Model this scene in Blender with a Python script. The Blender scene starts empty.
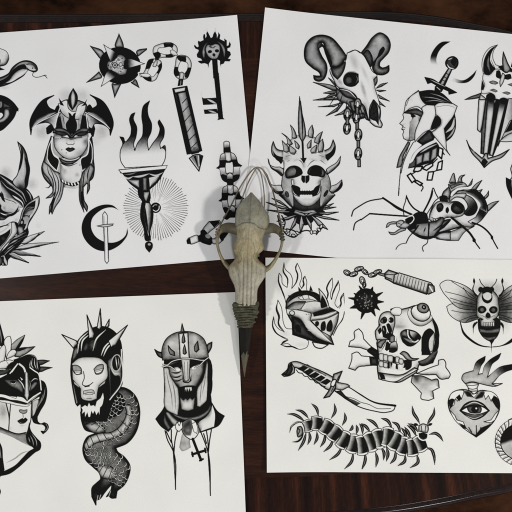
import bpy, bmesh, math, random
import numpy as np
# Close-up of four sheets of tattoo flash on a dark wooden table with an animal skull bound to a spike lying across them.
# ---------------------------------------------------------------- ink on paper: shapes drawn into a fine grid of vertices
CELL = 0.34
class Ink:
    """One illustration: lightness v (1 = bare paper) and coverage on a fine grid, in centre-fold units ('u') on the table."""
    def __init__(s, name, label, box):
        s.name, s.label = name, label
        x0, y0, x1, y1 = box
        s.x = np.arange(x0, x1 + CELL, CELL, dtype=np.float32)
        s.y = np.arange(y0, y1 + CELL, CELL, dtype=np.float32)
        s.v = np.ones((len(s.y), len(s.x)), np.float32)
        s.cov = np.zeros_like(s.v)
        s.last = None
        s.at(0, 0, 512)
    def at(s, ox, oy, size):
        s.o = np.array((ox, oy), np.float32); s.k = size / 512.0
        return s
    def pts(s, t, closed, n=5):
        raw = []
        for w in t.split():
            c = w[0] == '*'
            a, b = (w[1:] if c else w).split(',')
            raw.append((float(a) * s.k + s.o[0], float(b) * s.k + s.o[1], c))
        N = len(raw); P = np.array([r[:2] for r in raw], np.float64); out = []
        segs = N if closed else N - 1
        for i in range(segs):
            j = (i + 1) % N
            a, b = P[i], P[j]
            ci, cj = raw[i][2], raw[j][2]
            if ci and cj:
                out.append(a); continue
            pa = P[(i - 1) % N] if (closed or i > 0) else a
            pb = P[(j + 1) % N] if (closed or j < N - 1) else b
            L = np.hypot(*(b - a)) + 1e-9
            def tan(p, q, r):
                l1 = np.hypot(*(q - p)) + 1e-9; l2 = np.hypot(*(r - q)) + 1e-9
                t = ((q - p) / l1 * l2 + (r - q) / l2 * l1) / (l1 + l2)
                return t
            ta = (b - a) / L if (ci or (not closed and i == 0)) else tan(pa, a, b)
            tb = (b - a) / L if (cj or (not closed and j == N - 1)) else tan(a, b, pb)
            m = max(2, min(n + 3, int(L / 1.2) + 2))
            for q in range(m):
                u = q / m
                h00 = 2*u**3 - 3*u**2 + 1; h10 = u**3 - 2*u**2 + u; h01 = -2*u**3 + 3*u**2; h11 = u**3 - u**2
                out.append(h00 * a + h10 * L * ta + h01 * b + h11 * L * tb)
        if not closed: out.append(P[-1])
        return np.array(out, np.float32)
    def win(s, p, m):
        i0 = max(0, int((p[:, 0].min() - m - s.x[0]) / CELL)); i1 = min(len(s.x), int((p[:, 0].max() + m - s.x[0]) / CELL) + 2)
        j0 = max(0, int((p[:, 1].min() - m - s.y[0]) / CELL)); j1 = min(len(s.y), int((p[:, 1].max() + m - s.y[0]) / CELL) + 2)
        if i1 <= i0 or j1 <= j0: return None
        X, Y = np.meshgrid(s.x[i0:i1], s.y[j0:j1])
        return slice(j0, j1), slice(i0, i1), X, Y
    def put(s, sl, a, c):
        v = s.v[sl]; s.v[sl] = v + (c - v) * a
        s.cov[sl] = np.maximum(s.cov[sl], a)
    def F(s, t, c=0.04, e=None, g=None, o=0, oc=0.04, clip=False):
        """filled outline; e=(tone, width[, dx, dy]) shades in from the edge, g=(x0,y0,c0,x1,y1,c1) runs from tone to tone, o draws the contour"""
        p = s.pts(t, True) if isinstance(t, str) else t
        o = o * .86
        W = s.win(p, 1.5 + o * s.k)
        if W is None: return s
        J, I, X, Y = W
        d2 = np.full(X.shape, 1e9, np.float32); ins = np.zeros(X.shape, bool)
        A = p; B = np.roll(p, -1, 0)
        for (ax, ay), (bx, by) in zip(A, B):
            ex, ey = bx - ax, by - ay
            l = ex * ex + ey * ey
            if l < 1e-9: continue
            wx, wy = X - ax, Y - ay
            h = np.clip((wx * ex + wy * ey) / l, 0, 1)
            np.minimum(d2, (wx - ex * h) ** 2 + (wy - ey * h) ** 2, out=d2)
            if ay != by:
                ins ^= ((ay > Y) != (by > Y)) & (X < ex * (Y - ay) / ey + ax)
        d = np.sqrt(d2); sd = np.where(ins, d, -d)
        a = np.clip(0.5 + sd / (CELL * 1.15), 0, 1)
        col = np.full(X.shape, c, np.float32)
        if g:
            gx0, gy0, c0, gx1, gy1, c1 = g
            gx0 = gx0 * s.k + s.o[0]; gx1 = gx1 * s.k + s.o[0]; gy0 = gy0 * s.k + s.o[1]; gy1 = gy1 * s.k + s.o[1]
            tt = np.clip(((X - gx0) * (gx1 - gx0) + (Y - gy0) * (gy1 - gy0)) / ((gx1 - gx0) ** 2 + (gy1 - gy0) ** 2), 0, 1)
            tt = tt * tt * (3 - 2 * tt)
            col = c0 + (c1 - c0) * tt
        if e:
            w = e[1] * s.k
            f = np.exp(-(np.maximum(sd, 0) / (w * 0.72)) ** 1.3)
            if len(e) > 2:
                gy, gx = np.gradient(sd)
                n = np.hypot(gx, gy) + 1e-6; dl = math.hypot(e[2], e[3])
                dot = -(gx * e[2] + gy * e[3]) / n / dl
                f = f * np.clip(dot * 1.3 + 0.15, 0, 1)
            col = col + (e[0] - col) * f
        if clip and s.last is not None:
            a = a * s.last[J, I]
        s.put((J, I), a, col)
        if o:
            b = np.clip(0.5 + (o * s.k * 0.5 - np.abs(sd)) / (CELL * 1.15), 0, 1)
            if clip and s.last is not None: b = b * s.last[J, I]
            s.put((J, I), b, oc)
        if not clip:
            s.last = np.zeros_like(s.v); s.last[J, I] = a
        return s
    def S(s, t, *a, **k):
        return s.F(' '.join('*' + w.lstrip('*') for w in t.split()), *a, **k)
    def L(s, t, w=6, c=0.04, tp='', a=1.0, clip=False):
        """stroke; tp: '' even, 'e' thins to the end, 's' from the start, 'b' both"""
        p = s.pts(t, False) if isinstance(t, str) else t
        w = w * s.k * 0.5
        W = s.win(p, w + 1.5)
        if W is None: return s
        J, I, X, Y = W
        n = len(p) - 1
        u = np.linspace(0, 1, n + 1)
        r = w * {'': np.ones(n + 1), 'e': 1 - u * 0.92, 's': 0.08 + u * 0.92, 'b': np.sin(np.pi * np.clip(u, 0.04, 0.96)) ** 0.7}[tp]
        best = np.full(X.shape, 1e9, np.float32)
        for q in range(n):
            ax, ay = p[q]; ex, ey = p[q + 1] - p[q]
            l = ex * ex + ey * ey
            if l < 1e-9: continue
            wx, wy = X - ax, Y - ay
            h = np.clip((wx * ex + wy * ey) / l, 0, 1)
            np.minimum(best, np.sqrt((wx - ex * h) ** 2 + (wy - ey * h) ** 2) - (r[q] + (r[q + 1] - r[q]) * h), out=best)
        m = np.clip(0.5 - best / (CELL * 1.15), 0, 1) * a
        if clip and s.last is not None: m = m * s.last[J, I]
        s.put((J, I), m, c)
        return s
    def M(s, ts, w=5, c=0.04, tp='', a=1.0, clip=False):
        for t in ts.split('/'): s.L(t, w, c, tp, a, clip)
        return s
    def B(s, x, y, r, c=0.3, a=0.6, clip=True, ry=None, rot=0):
        """soft airbrushed patch, kept inside the last filled outline unless clip is off"""
        x = x * s.k + s.o[0]; y = y * s.k + s.o[1]; r = r * s.k; ry = r if ry is None else ry * s.k
        R = max(r, ry) * 2.0
        W = s.win(np.array([(x - R, y - R), (x + R, y + R)]), 0)
        if W is None: return s
        J, I, X, Y = W
        co, si = math.cos(math.radians(rot)), math.sin(math.radians(rot))
        dx, dy = X - x, Y - y
        q = ((dx * co + dy * si) / r) ** 2 + ((dy * co - dx * si) / ry) ** 2
        m = np.exp(-q * 1.4) * a
        m = np.clip(m - 0.006 * a, 0, 1)
        if clip:
            if s.last is not None: m = m * s.last[J, I]
        else:
            f = np.minimum(np.minimum(X - s.x[0], s.x[-1] - X), np.minimum(Y - s.y[0], s.y[-1] - Y))
            m = m * np.clip(f / 4.0, 0, 1)
        s.put((J, I), m, c)
        return s
    def E(s, x, y, rx, ry=None, rot=0, **k):
        ry = rx if ry is None else ry
        t = np.linspace(0, 2 * np.pi, 28, endpoint=False)
        co, si = math.cos(math.radians(rot)), math.sin(math.radians(rot))
        p = np.stack([x + rx * np.cos(t) * co - ry * np.sin(t) * si, y + rx * np.cos(t) * si + ry * np.sin(t) * co], 1)
        return s.F((p * s.k + s.o).astype(np.float32), **k)
    def tone(s, linear=False):
        """airbrushed greys in relation to bare paper, with the faint mottling of ink wash"""
        v = np.clip((s.v - 0.04) / 0.89, 0, 1)
        v = v ** 0.92; v = 0.5 * v + 0.5 * v * v * (3 - 2 * v)
        rng = np.random.default_rng(len(s.name) * 7 + v.shape[0])
        n = rng.standard_normal((v.shape[0] // 6 + 3, v.shape[1] // 6 + 3)).astype(np.float32)
        yy = np.arange(v.shape[0]) / 6.0; xx = np.arange(v.shape[1]) / 6.0
        iy = yy.astype(int); ix = xx.astype(int); fy = (yy - iy)[:, None]; fx = (xx - ix)[None, :]
        b = (n[np.ix_(iy, ix)] * (1 - fy) * (1 - fx) + n[np.ix_(iy + 1, ix)] * fy * (1 - fx) + n[np.ix_(iy, ix + 1)] * (1 - fy) * fx + n[np.ix_(iy + 1, ix + 1)] * fy * fx)
        b = b * 0.55 + rng.standard_normal(v.shape).astype(np.float32) * 0.4
        v = np.clip(v + b * 0.075 * np.clip(4 * v * (1 - v), 0, 1), 0.11, 1)
        return v ** 2.1 if linear else v
def drawings_dark_fantasy():
    R = []
    # serpent with forked tongue
    d = Ink('serpent_drawing', 'printed black serpent with a thin forked tongue', (-22, 44, 50, 92)); R.append(d)
    d.at(0, 40, 64)
    d.B(40, 400, 70, .62, .5, False)
    d.F('-160,60 -60,60 15,75 55,95 75,150 50,200 0,215 -100,240 -160,250', .86, e=(.1, 26, .4, .9), o=5)
    d.F('*-10,150 *8,160 4,190 *-10,200', .06)
    d.F('*-60,245 *0,212 *10,225 *45,240 0,246', .05)
    d.F('*-160,330 -60,320 0,305 40,290 75,268 97,232 140,193 200,169 258,178 298,215 302,245 285,258 240,246 222,240 200,278 150,315 90,347 40,366 0,376 *-160,400', .74, e=(.05, 26), o=9)
    d.F('*-160,350 0,330 60,300 110,240 160,205 205,200 215,225 170,240 120,275 80,325 40,352 *-160,385', .12, e=(.05, 30), clip=True)
    d.F('*38,350 80,318 110,278 150,245 200,232 225,240 205,270 150,308 90,342', .86, e=(.35, 18, -1, -1), o=5)
    d.F('*205,200 245,190 285,215 292,240 240,240 222,222', .76, e=(.12, 16, .6, -1))
    d.L('120,230 160,195 210,183 250,190', 9, .78, 'b', .5)
    d.E(264, 228, 5, c=.08)
    d.M('272,260 264,285 285,300 320,298 352,287/352,287 366,292 380,308/352,287 362,284 374,286', 5)
    # dark eye shaped leaf
    d = Ink('eye_drawing', 'printed black pointed eye cut off by the sheet edge', (-22, 90, 24, 136)); R.append(d)
    d.at(0, 80, 64)
    d.F('*-170,170 -100,125 0,120 60,140 110,178 *153,232 *150,255 *140,250 120,300 70,362 20,405 -60,420 *-170,380', .05)
    d.B(70, 220, 60, .3, .7).B(10, 180, 20, .4, .5)
    d.F('*-20,350 40,330 80,270 70,240 50,235 30,300 *-20,330', .72, e=(.3, 12), clip=True)
    d.F('*-20,270 20,265 30,280 15,305 *-20,320', .9, o=4, clip=True)
    d.F('*0,175 15,170 25,200 15,225 *0,230', .62, e=(.1, 8), clip=True)
    d.F('*30,180 60,195 100,220 60,225 30,222', .38, e=(.06, 12), clip=True)
    # horned demon
    d = Ink('demon_head_drawing', 'printed horned demon head with pointed ear and spiked collar', (-25, 138, 66, 268)); R.append(d)
    d.at(0, 138, 64)
    d.B(50, 285, 75, .55, .6, False).B(260, 370, 70, .6, .6, False).B(300, 860, 60, .66, .55, False).B(310, 700, 50, .7, .4, False)
    d.F('*-200,280 -60,285 0,290 60,318 105,345 130,380 210,400 250,440 268,490 *278,560 200,590 150,660 150,740 90,860 0,960 *-200,960', .86)
    # brow hair bands
    d.F('*-60,280 0,290 60,320 105,350 150,385 205,400 245,440 268,490 *262,520 *195,565 190,520 150,480 90,450 40,430 *-60,330', .08, o=6)
    d.M('0,300 60,345 120,395 180,440 215,510', 14, .66, 'b').M('10,340 60,395 120,430 180,480 205,530/215,420 240,450 255,500', 10, .6, 'b').M('40,345 100,385 160,420 200,470', 8, .45, 'b')
    # horn
    d.F('*145,32 185,70 212,120 228,190 240,240 232,320 205,405 165,408 105,350 140,300 160,220 170,140', .74, e=(.06, 30, .9, .2), o=8)
    d.F('*148,36 168,80 172,140 160,200 150,260 *140,295 170,240 185,180 188,110', .1, clip=True)
    d.F('*200,150 228,200 236,260 228,340 *205,400 200,340 212,280', .06, clip=True)
    d.B(165, 400, 45, .12, .85)
    d.at(0, 172, 60)
    # brow, cheek
    d.F('*0,60 30,110 80,170 130,225 190,270 *200,300 170,300 130,260 60,235 0,205', .76, e=(.12, 28, .6, -1), o=5)
    d.F('*-10,160 10,180 25,225 *48,260 20,250 *-10,215', .06)
    d.F('*-100,250 0,210 60,240 130,265 165,290 170,330 120,355 40,350 *-100,330', .78, e=(.3, 22, .2, 1), o=0)
    d.F('*-40,270 10,285 18,318 50,340 110,345 150,325 160,285 150,345 110,375 40,375 *-40,350', .06)
    d.F('*-40,350 20,362 80,360 130,350 *60,395 20,410 *-40,400', .2, e=(.05, 10))
    d.L('-30,340 30,362 90,358 150,330', 9, .92)
    # ear
    d.F('*335,205 342,240 325,310 285,380 250,440 225,520 200,560 *150,540 150,470 175,400 200,320 230,280 280,240', .84, e=(.35, 12), o=7)
    d.F('*305,245 300,300 255,380 225,450 205,490 165,470 190,400 205,340 240,285', .4, e=(.05, 25), o=4)
    d.F('*300,255 300,290 255,310 225,330 *215,345 235,295', .06).F('*255,372 235,362 200,385 *190,410 215,390', .06).F('*180,415 210,430 200,460 170,470', .1)
    d.F('*200,465 150,460 *160,545 *220,520', .72, e=(.08, 20), o=5)
    # jaw
    d.F('*-100,470 0,475 50,455 120,425 155,440 130,520 *60,600 0,690 *-100,720', .84, e=(.35, 26, .4, .7), o=5)
    d.at(0, 200, 64)
    d.F('*-60,300 0,285 50,260 *88,230 85,260 60,310 20,360 *-60,430', .06).B(30, 310, 30, .35, .6)
    d.L('0,215 40,205 70,200', 7).L('-20,270 40,240 80,200', 8, .7)
    d.F('*95,180 125,180 140,215 135,270 *110,300 60,350 *0,420 *0,395 60,320 95,260', .8, e=(.3, 14, 1, .3), o=5)
    # collar of spikes
    d.F('*225,220 232,260 190,330 120,400 70,460 60,520 *0,520 *0,430 60,370 110,300 170,270', .16, e=(.05, 25), o=4)
    d.M('80,330 140,290 210,260/60,370 130,320 220,280/40,420 110,360 190,310/30,450 70,410 120,370', 5, .7, 'b')
    d.F('*362,250 290,300 200,352 *165,350 215,300 300,268', .8, e=(.08, 12, .4, 1), o=5)
    d.F('*474,336 380,356 280,378 190,398 *120,395 180,362 300,345 400,342', .74, e=(.06, 16, .1, 1), o=5)
    d.F('*332,452 240,445 150,440 *90,410 130,400 220,420', .5, e=(.05, 14, .2, 1), o=5)
    d.F('*230,500 160,480 90,455 *70,430 110,420 160,455', .6, e=(.05, 12, .4, 1), o=5)
    d.F('*100,450 70,480 60,520 *30,520 40,450 *70,430', .1).F('*40,440 60,520 *20,520 *0,450', .7, o=5).F('*0,440 25,470 15,520 *-60,520 *-60,430', .4, e=(.05, 14), o=4)
    d.at(0, 190, 40)
    d.B(110, 90, 60, .35, .6, False, ry=28, rot=35).B(130, 250, 60, .62, .6, False, ry=18).B(60, 230, 26, .5, .6, False).B(215, 385, 40, .6, .5, False, ry=26, rot=-40).B(60, 420, 50, .6, .5, False, ry=24, rot=-25)
    d.F('*25,15 *50,60 60,110 *75,160 45,140 20,100', .06).L('0,170 20,200 15,240 40,270', 9, .08, 'b').F('0,270 40,300 110,310 190,280 *245,205 235,250 205,300 130,330 90,360 *0,330', .07).L('5,292 70,318 95,322', 14, .9, 'b').F('*0,330 *90,365 60,385 *0,390', .4, e=(.1, 16))
    d.L('0,472 40,465 75,448', 9, .08, 'b').F('*320,270 350,215 400,175 *455,160 440,225 380,225', .1, e=(.55, 12, 0, 1)).F('*320,320 350,275 *440,240 *420,300 370,330', .6, e=(.15, 14, 0, -1)).F('*300,345 345,320 385,345 *350,440 *300,430', .6, e=(.12, 16, 0, -1)).F('*255,420 285,365 315,400 300,445 *250,460', .1).E(285, 415, 14, 20, 20, c=.6)
    d.L('490,85 495,200 450,300 380,400 350,510', 12, .07, 'b').F('*185,405 220,415 240,470 *225,510 205,450', .06)
    d.at(0, 225, 40)
    d.M('350,230 420,200 505,115/230,310 350,300 510,270/190,345 260,385 380,390 512,400/115,370 220,430 370,482', 17, .05, 's').M('250,290 320,285 500,250/210,330 330,345 440,380/150,350 230,385 310,440', 8, .85, 'b')
    d.M('120,190 210,165 320,110/110,230 200,190 340,130/150,270 220,230 350,150/70,350 140,290 230,230/190,290 260,240 330,190', 8, .06, 'b').M('160,180 240,150 300,120/140,240 230,190/100,310 170,260', 6, .8, 'b')
    d.F('*20,410 45,400 60,470 *85,512 *55,512 40,470', .05).F('*95,380 150,395 *120,430 *100,445', .06)
    # winged helmet woman
    d = Ink('winged_helmet_drawing', 'printed woman in a bat winged helmet with long hair', (24, 82, 118, 220)); R.append(d)
    d.at(24, 85, 94)
    d.B(230, 60, 60, .62, .6, False).B(320, 60, 60, .62, .6, False).B(150, 100, 40, .7, .5, False).B(395, 100, 40, .7, .5, False)
    d.B(100, 255, 60, .6, .7, False).B(425, 255, 55, .58, .7, False).B(390, 310, 40, .7, .5, False)
    # hair
    d.F('*150,280 130,340 110,410 98,450 108,500 140,540 165,560 200,560 215,540 220,420 200,300', .66, e=(.1, 16), o=5)
    d.F('*370,280 378,340 380,400 385,470 375,510 350,530 320,540 305,500 300,420', .6, e=(.08, 16), o=5)
    d.F('*205,400 300,400 312,470 305,560 *220,560 210,470', .84, e=(.3, 24, -1, 0), o=0)
    d.B(215, 440, 26, .3, .6)
    d.F('*190,395 230,415 280,412 330,390 *325,420 270,432 215,430', .5, e=(.06, 8), o=4)
    d.F('*262,435 320,395 *300,455', .8, o=3)
    # face
    d.F('*165,262 250,290 *350,262 350,320 330,365 290,398 245,405 205,385 172,345', .93, e=(.5, 20), o=4)
    d.B(180, 290, 22, .4, .6).B(340, 310, 24, .35, .7).B(300, 372, 30, .5, .5)
    d.B(205, 278, 34, .3, .7, ry=9, rot=12).B(312, 276, 34, .3, .7, ry=9, rot=-12).M('182,276 205,288 238,290/276,290 305,288 332,274', 4, .12, 'b').M('190,284 192,290/200,288 201,294/322,284 322,290', 3, .2)
    d.F('*160,258 *355,258 *348,286 300,293 262,300 222,293 *170,288', .4, e=(.75, 14, 0, 1), clip=True)
    d.M('232,318 245,326 258,324 268,326 276,318', 4, .3).M('238,300 234,318/272,300 276,316', 4, .7)
    d.F('*228,350 245,342 255,345 265,342 *280,350 265,360 250,364 240,360', .3, e=(.08, 6), o=3)
    d.L('230,351 254,350 279,350', 3).E(208, 354, 3, c=.3).E(232, 371, 2.4, c=.2)
    # cheek plates
    d.F('*158,290 155,350 165,385 190,405 *182,470 140,425 *128,400 135,340', .05, o=5, oc=.95).L('156,285 153,350 165,380 190,398', 6, .95)
    d.F('*352,290 352,350 340,385 315,400 *318,470 365,430 *374,400 370,330', .05, o=5, oc=.95).L('354,285 354,345 345,380 316,396', 6, .95)
    # helmet
    d.F('*122,235 130,270 *150,262 165,240 150,215', .05).F('*350,235 378,285 *390,240 380,215', .05)
    d.F('*160,262 165,235 185,160 190,110 235,82 *262,85 *300,85 340,105 345,160 355,230 *360,262 330,258 285,270 260,295 235,270 200,255', .72, e=(.3, 20), o=5)
    d.F('*180,235 190,180 205,165 215,235', .05).F('*345,235 335,170 318,165 305,235', .05)
    d.F('*188,105 235,85 245,130 *262,145 *285,145 295,115 335,100 330,150 305,185 245,182 205,150', .9, e=(.62, 26, 0, 1), o=4)
    d.F('*243,150 258,160 264,170 272,158 *285,150 280,180 290,210 285,250 262,268 238,250 230,215 248,180', .05)
    d.L('206,168 220,240', 12, .6).L('312,168 300,240', 12, .6)
    d.F('*160,240 200,235 245,255 *262,275 285,255 320,235 *358,238 350,252 300,262 *262,292 225,262 180,255', .5, e=(.06, 9), o=5)
    d.F('*200,276 262,292 *320,276 *318,290 290,292 262,300 235,293 *205,290', .35)
    d.F('*158,258 200,252 240,272 225,278 185,272', .3, e=(.06, 8)).F('*356,258 320,254 280,272 300,280 340,272', .3, e=(.06, 8))
    d.F('*270,20 292,60 290,100 *265,138 245,105 248,60', .06, o=4).F('*268,28 280,60 278,100 *266,130 258,95 258,60', .85, e=(.35, 8), o=0)
    d.F('*192,72 215,105 *220,115 *200,110', .06).F('*345,78 330,100 *312,118 *335,112', .06)
    # wings
    d.F('*165,58 110,80 60,140 35,200 *40,272 48,235 75,215 *115,205 165,180 *205,150 185,115 *170,140 140,125 125,90', .1, e=(.05, 10), o=6)
    d.F('*42,240 60,195 110,165 150,148 *178,150 120,185 75,212', .62, e=(.1, 16, -.4, -1))
    d.F('*80,212 140,180 *200,152 180,200 175,235 *165,240 150,215 110,205', .62, g=(90, 190, .1, 190, 220, .85), o=5)
    d.L('48,238 78,210 140,178 200,150', 4, .92)
    d.F('*362,55 430,90 470,150 488,210 *472,275 465,240 435,218 *395,210 360,185 *335,150 360,110 *375,130 400,110 395,85', .1, e=(.05, 10), o=6)
    d.F('*470,240 445,195 410,165 370,145 *345,148 390,185 440,215', .6, e=(.1, 16, .4, -1))
    d.F('*435,215 380,180 *335,152 350,200 355,230 *372,240 385,215', .62, g=(430, 200, .1, 340, 230, .85), o=5)
    d.L('468,238 440,212 390,180 335,150', 4, .92)
    d.L('170,236 190,150 200,120', 5, .9).L('350,236 340,160', 5, .9)
    # long hair locks and necklace
    d.at(40, 150, 64)
    d.F('*30,90 20,130 30,180 70,230 95,280 105,330 *50,388 100,375 120,345 98,410 80,450 *76,515 *90,490 *100,515 125,460 165,400 188,320 190,250 150,180 120,170 80,130', .72, e=(.12, 12), o=6)
    d.F('*40,300 70,298 80,285 75,262 *90,290 72,306', .05)
    d.M('60,130 75,190 100,230 110,300 100,360/80,140 110,210 130,300 120,360 90,440/110,170 145,230 150,320 115,410 95,480/150,190 170,250 165,330 120,440', 8, .1, 'b')
    d.F('*100,400 125,380 112,440 *98,512 *92,480 *78,512', .1)
    d.F('*410,110 435,150 420,200 400,250 400,310 *378,355 378,270 *350,300 355,400 385,460 *378,495 *345,440 *355,500 320,410 315,330 325,230 345,180', .6, e=(.1, 14), o=6)
    d.M('360,170 350,240 345,320 360,410/400,140 385,190 385,250/335,230 330,330 340,400', 9, .08, 'b').F('*325,340 345,330 350,400 *365,480 330,420', .08)
    d.F('*165,110 210,120 280,115 310,120 318,240 250,260 180,240', .86, e=(.4, 26, -1, 0))
    d.B(200, 170, 22, .5, .6).B(300, 200, 20, .55, .6).B(250, 300, 70, .7, .5, False)
    d.M('165,90 220,112 280,100 330,62/160,105 230,128 300,108', 8, .1, 'b')
    d.F('*165,232 215,255 270,265 *325,245 *325,275 270,292 210,280 *168,255', .05)
    for x, y in ((185, 250), (207, 262), (232, 272), (258, 275), (283, 275), (308, 266)): d.E(x, y, 6, 13, -25, c=.92)
    # spiked mace head
    d = Ink('spiked_ball_drawing', 'printed black spiked ball of a flail', (84, 32, 147, 100)); R.append(d)
    d.at(84, 30, 68)
    for a_ in ('*265,30 300,130 *300,135 240,132', '*48,122 150,172 *155,185 120,215 *112,205', '*20,398 110,320 *115,315 135,360 *130,365', '*232,512 222,405 *230,410 280,412 *275,420', '*418,438 360,395 *365,395 385,375', '*490,138 395,172 *395,175 412,200 *418,195'):
        d.F(a_, .68, e=(.05, 15), o=5)
    d.E(272, 270, 158, 140, 6, c=.045)
    d.F('180,250 195,235 240,205 270,190 300,200 320,240 325,300 315,330 280,340 240,330 200,310 178,280', .72, e=(.35, 26))
    rr = random.Random(5)
    for _ in range(110):
        a_, b_ = rr.uniform(0, 6.28), rr.random() ** .6
        d.E(252 + 66 * b_ * math.cos(a_), 265 + 62 * b_ * math.sin(a_), rr.uniform(3, 8), rr.uniform(2, 5), rr.uniform(0, 180), c=rr.choice((.15, .35, .8, .85, .5, .3, .7)))
    d.E(235, 268, 17, 19, 0, c=.7, o=6, oc=.15).E(236, 268, 8, c=.3).E(278, 262, 12, 14, 0, c=.75, o=5, oc=.2)
    d.F('*150,112 250,205 *248,210 205,240 *200,240', .8, g=(240, 200, .05, 190, 180, .85), o=5)
    d.F('*460,256 310,232 *305,240 310,295 *318,295', .8, g=(310, 265, .05, 400, 262, .9), o=5)
    d.F('*130,428 200,305 *210,305 258,345 *250,348', .8, g=(230, 320, .05, 180, 380, .9), o=5)
    # chain links of the flail
    d = Ink('chain_drawing', 'printed banded chain joining the spiked ball and its grip', (138, 42, 194, 90)); R.append(d)
    d.at(138, 36, 64)
    d.F('*10,300 90,308 *100,320 90,330 *20,330', .86, g=(10, 300, .95, 80, 335, .3), o=4)
    def link(out, inn, bands):
        d.F(out, .86, e=(.4, 10), o=5)
        for b_ in bands: d.F(b_, .05, clip=True)
        d.F(inn, 1.0, o=5)
    link('95,190 130,185 185,205 192,245 165,310 140,355 110,366 60,350 40,330 60,270', '120,215 150,235 165,250 140,310 120,330 95,320 80,300 100,250',
         ('*60,270 *85,195 *130,185 *120,215 *100,262', '*150,300 *165,235 *195,210 *190,250 *170,305', '*40,330 *60,310 *110,335 *110,368 *60,355'))
    d.F('*20,305 85,305 *105,320 88,332 *30,328', .9, e=(.4, 8, 0, 1), o=4)
    link('130,90 170,70 280,62 312,90 312,140 290,165 200,175 150,180 125,150', '165,102 200,97 270,95 280,110 270,140 200,148 178,140 160,125',
         ('*205,60 *290,60 *280,95 *212,97', '*220,145 *270,140 *290,175 *225,180', '*125,140 *180,120 *185,165 *150,195 *125,170'))
    d.F('*135,160 160,150 175,165 *165,195 *140,195', .05)
    d.F('*258,118 280,115 310,140 *320,155 300,160 265,145', .88, e=(.35, 8, 0, 1), o=4)
    d.F('*130,215 150,190 155,225 140,250 120,245', .88, e=(.3, 8), o=4)
    link('315,165 400,170 420,195 415,300 395,340 310,335 292,310 300,230', '345,205 375,210 392,215 385,290 370,305 345,300 328,290 332,225',
         ('*305,160 *385,165 *385,205 *345,210 *320,190', '*290,330 *290,250 *335,250 *330,320', '*380,255 *425,255 *420,340 *375,335'))
    d.F('*312,160 345,165 385,180 *385,210 350,205 *320,190', .06)
    d.F('*335,300 350,290 368,300 *362,350 *330,350', .85, e=(.3, 10), o=5).F('*328,350 *362,350 *355,412 *318,412', .06, o=4).L('345,360 340,400', 6, .55)
    # flail grip
    d = Ink('grip_drawing', 'printed dark flail grip with pointed tip', (171, 84, 205, 174)); R.append(d)
    d.at(160, 80, 100)
    d.F('*66,46 *138,34 *214,362 *190,372 *140,380', .72, e=(.04, 26), o=7)
    d.F('*66,46 *80,60 *140,378 *165,378 *92,62', .05).F('*128,50 *138,36 *214,362 *202,365', .05)
    d.F('*72,48 *132,38 *128,58 *78,68', .9, e=(.5, 6), o=4)
    d.L('80,70 130,60', 8)
    d.M('115,120 142,90/118,165 150,130/125,215 165,170/140,268 178,215/148,310 190,268/160,350 198,310', 4, .12)
    for q in range(12): d.E(178 + 3 * (q % 5) * 1.6 - 6, 345 + 5 * (q // 4), 1.6, c=.1)
    d.F('*160,378 *200,368 *202,380 *165,388', .1).L('168,384 200,376', 5, .9)
    d.F('*150,402 175,385 200,382 *220,390 *200,468', .5, o=6)
    d.F('*172,392 *185,388 *198,455', .06).F('*200,386 *218,392 *202,462', .06).L('158,402 196,455', 5, .75).L('198,390 201,440', 5, .8)
    # skull key
    d = Ink('skull_key_drawing', 'printed black key with a skull in its flaming bow', (192, 28, 234, 124)); R.append(d)
    d.at(190, 26, 50)
    d.F('*225,330 *280,330 *292,512 *285,540 *240,540', .045)
    d.F('*180,60 *195,90 *215,130 *232,120 *240,90 *258,60 *275,95 *278,130 *290,100 *290,70 *312,100 *305,140 *355,165 *350,135 *378,155 *378,210 *395,205 *405,165 *420,195 *412,225 *385,235 *385,258 *412,270 *420,300 *390,340 *420,345 *405,368 *360,365 *345,390 *315,400 *320,425 *308,400 *308,360 *285,350 *215,355 *195,390 *190,432 *180,395 *150,385 *115,390 *82,370 *90,360 *125,358 *115,340 *75,325 *70,295 *88,265 *90,250 *55,235 *42,210 *50,195 *65,215 *80,222 *90,212 *82,175 *85,155 *105,165 *140,150 *135,115 *142,90 *155,90 *160,130 *172,110 *168,80', .045)
    d.L('178,45 172,60', 3, .5).L('262,35 258,60', 3, .5)
    d.F('*190,168 150,200 128,250 130,310 *148,345 155,290 158,220', .62, e=(.2, 12)).F('*270,158 330,190 360,240 362,290 *350,335 335,260 310,200', .6, e=(.2, 12))
    d.F('165,225 185,200 215,205 235,200 260,190 300,205 308,245 300,290 275,335 230,340 195,320 170,280', .66, e=(.4, 12))
    d.F('*190,215 215,210 232,225 255,210 290,225 270,215 240,235 205,225', .3).E(205, 268, 21, 16, -10, c=.05).E(277, 260, 21, 16, 5, c=.05)
    d.F('*245,282 262,300 250,318 *245,308 *240,318 230,300', .06).M('215,330 222,318/240,335 242,322/262,330 258,318', 3, .4)
    d.at(190, 74, 50)
    d.F('*242,-10 *295,-10 *340,450 *355,468 *320,466 *280,476 *290,455', .045)
    d.F('*122,240 *140,252 *270,245 *280,312 *135,320', .05).L('180,262 270,305', 22, .75, 'b').F('*235,300 *272,330 *268,318', .9)
    d.F('*142,368 *275,358 *290,405 *150,412', .05).L('190,378 270,400', 18, .7, 'b').L('118,195 125,240', 2, .6)
    # flaming torch with rays
    d = Ink('torch_drawing', 'printed flaming torch in front of a ring of fine rays', (114, 98, 192, 256)); R.append(d)
    d.at(114, 166, 90)
    rr = random.Random(3)
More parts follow.
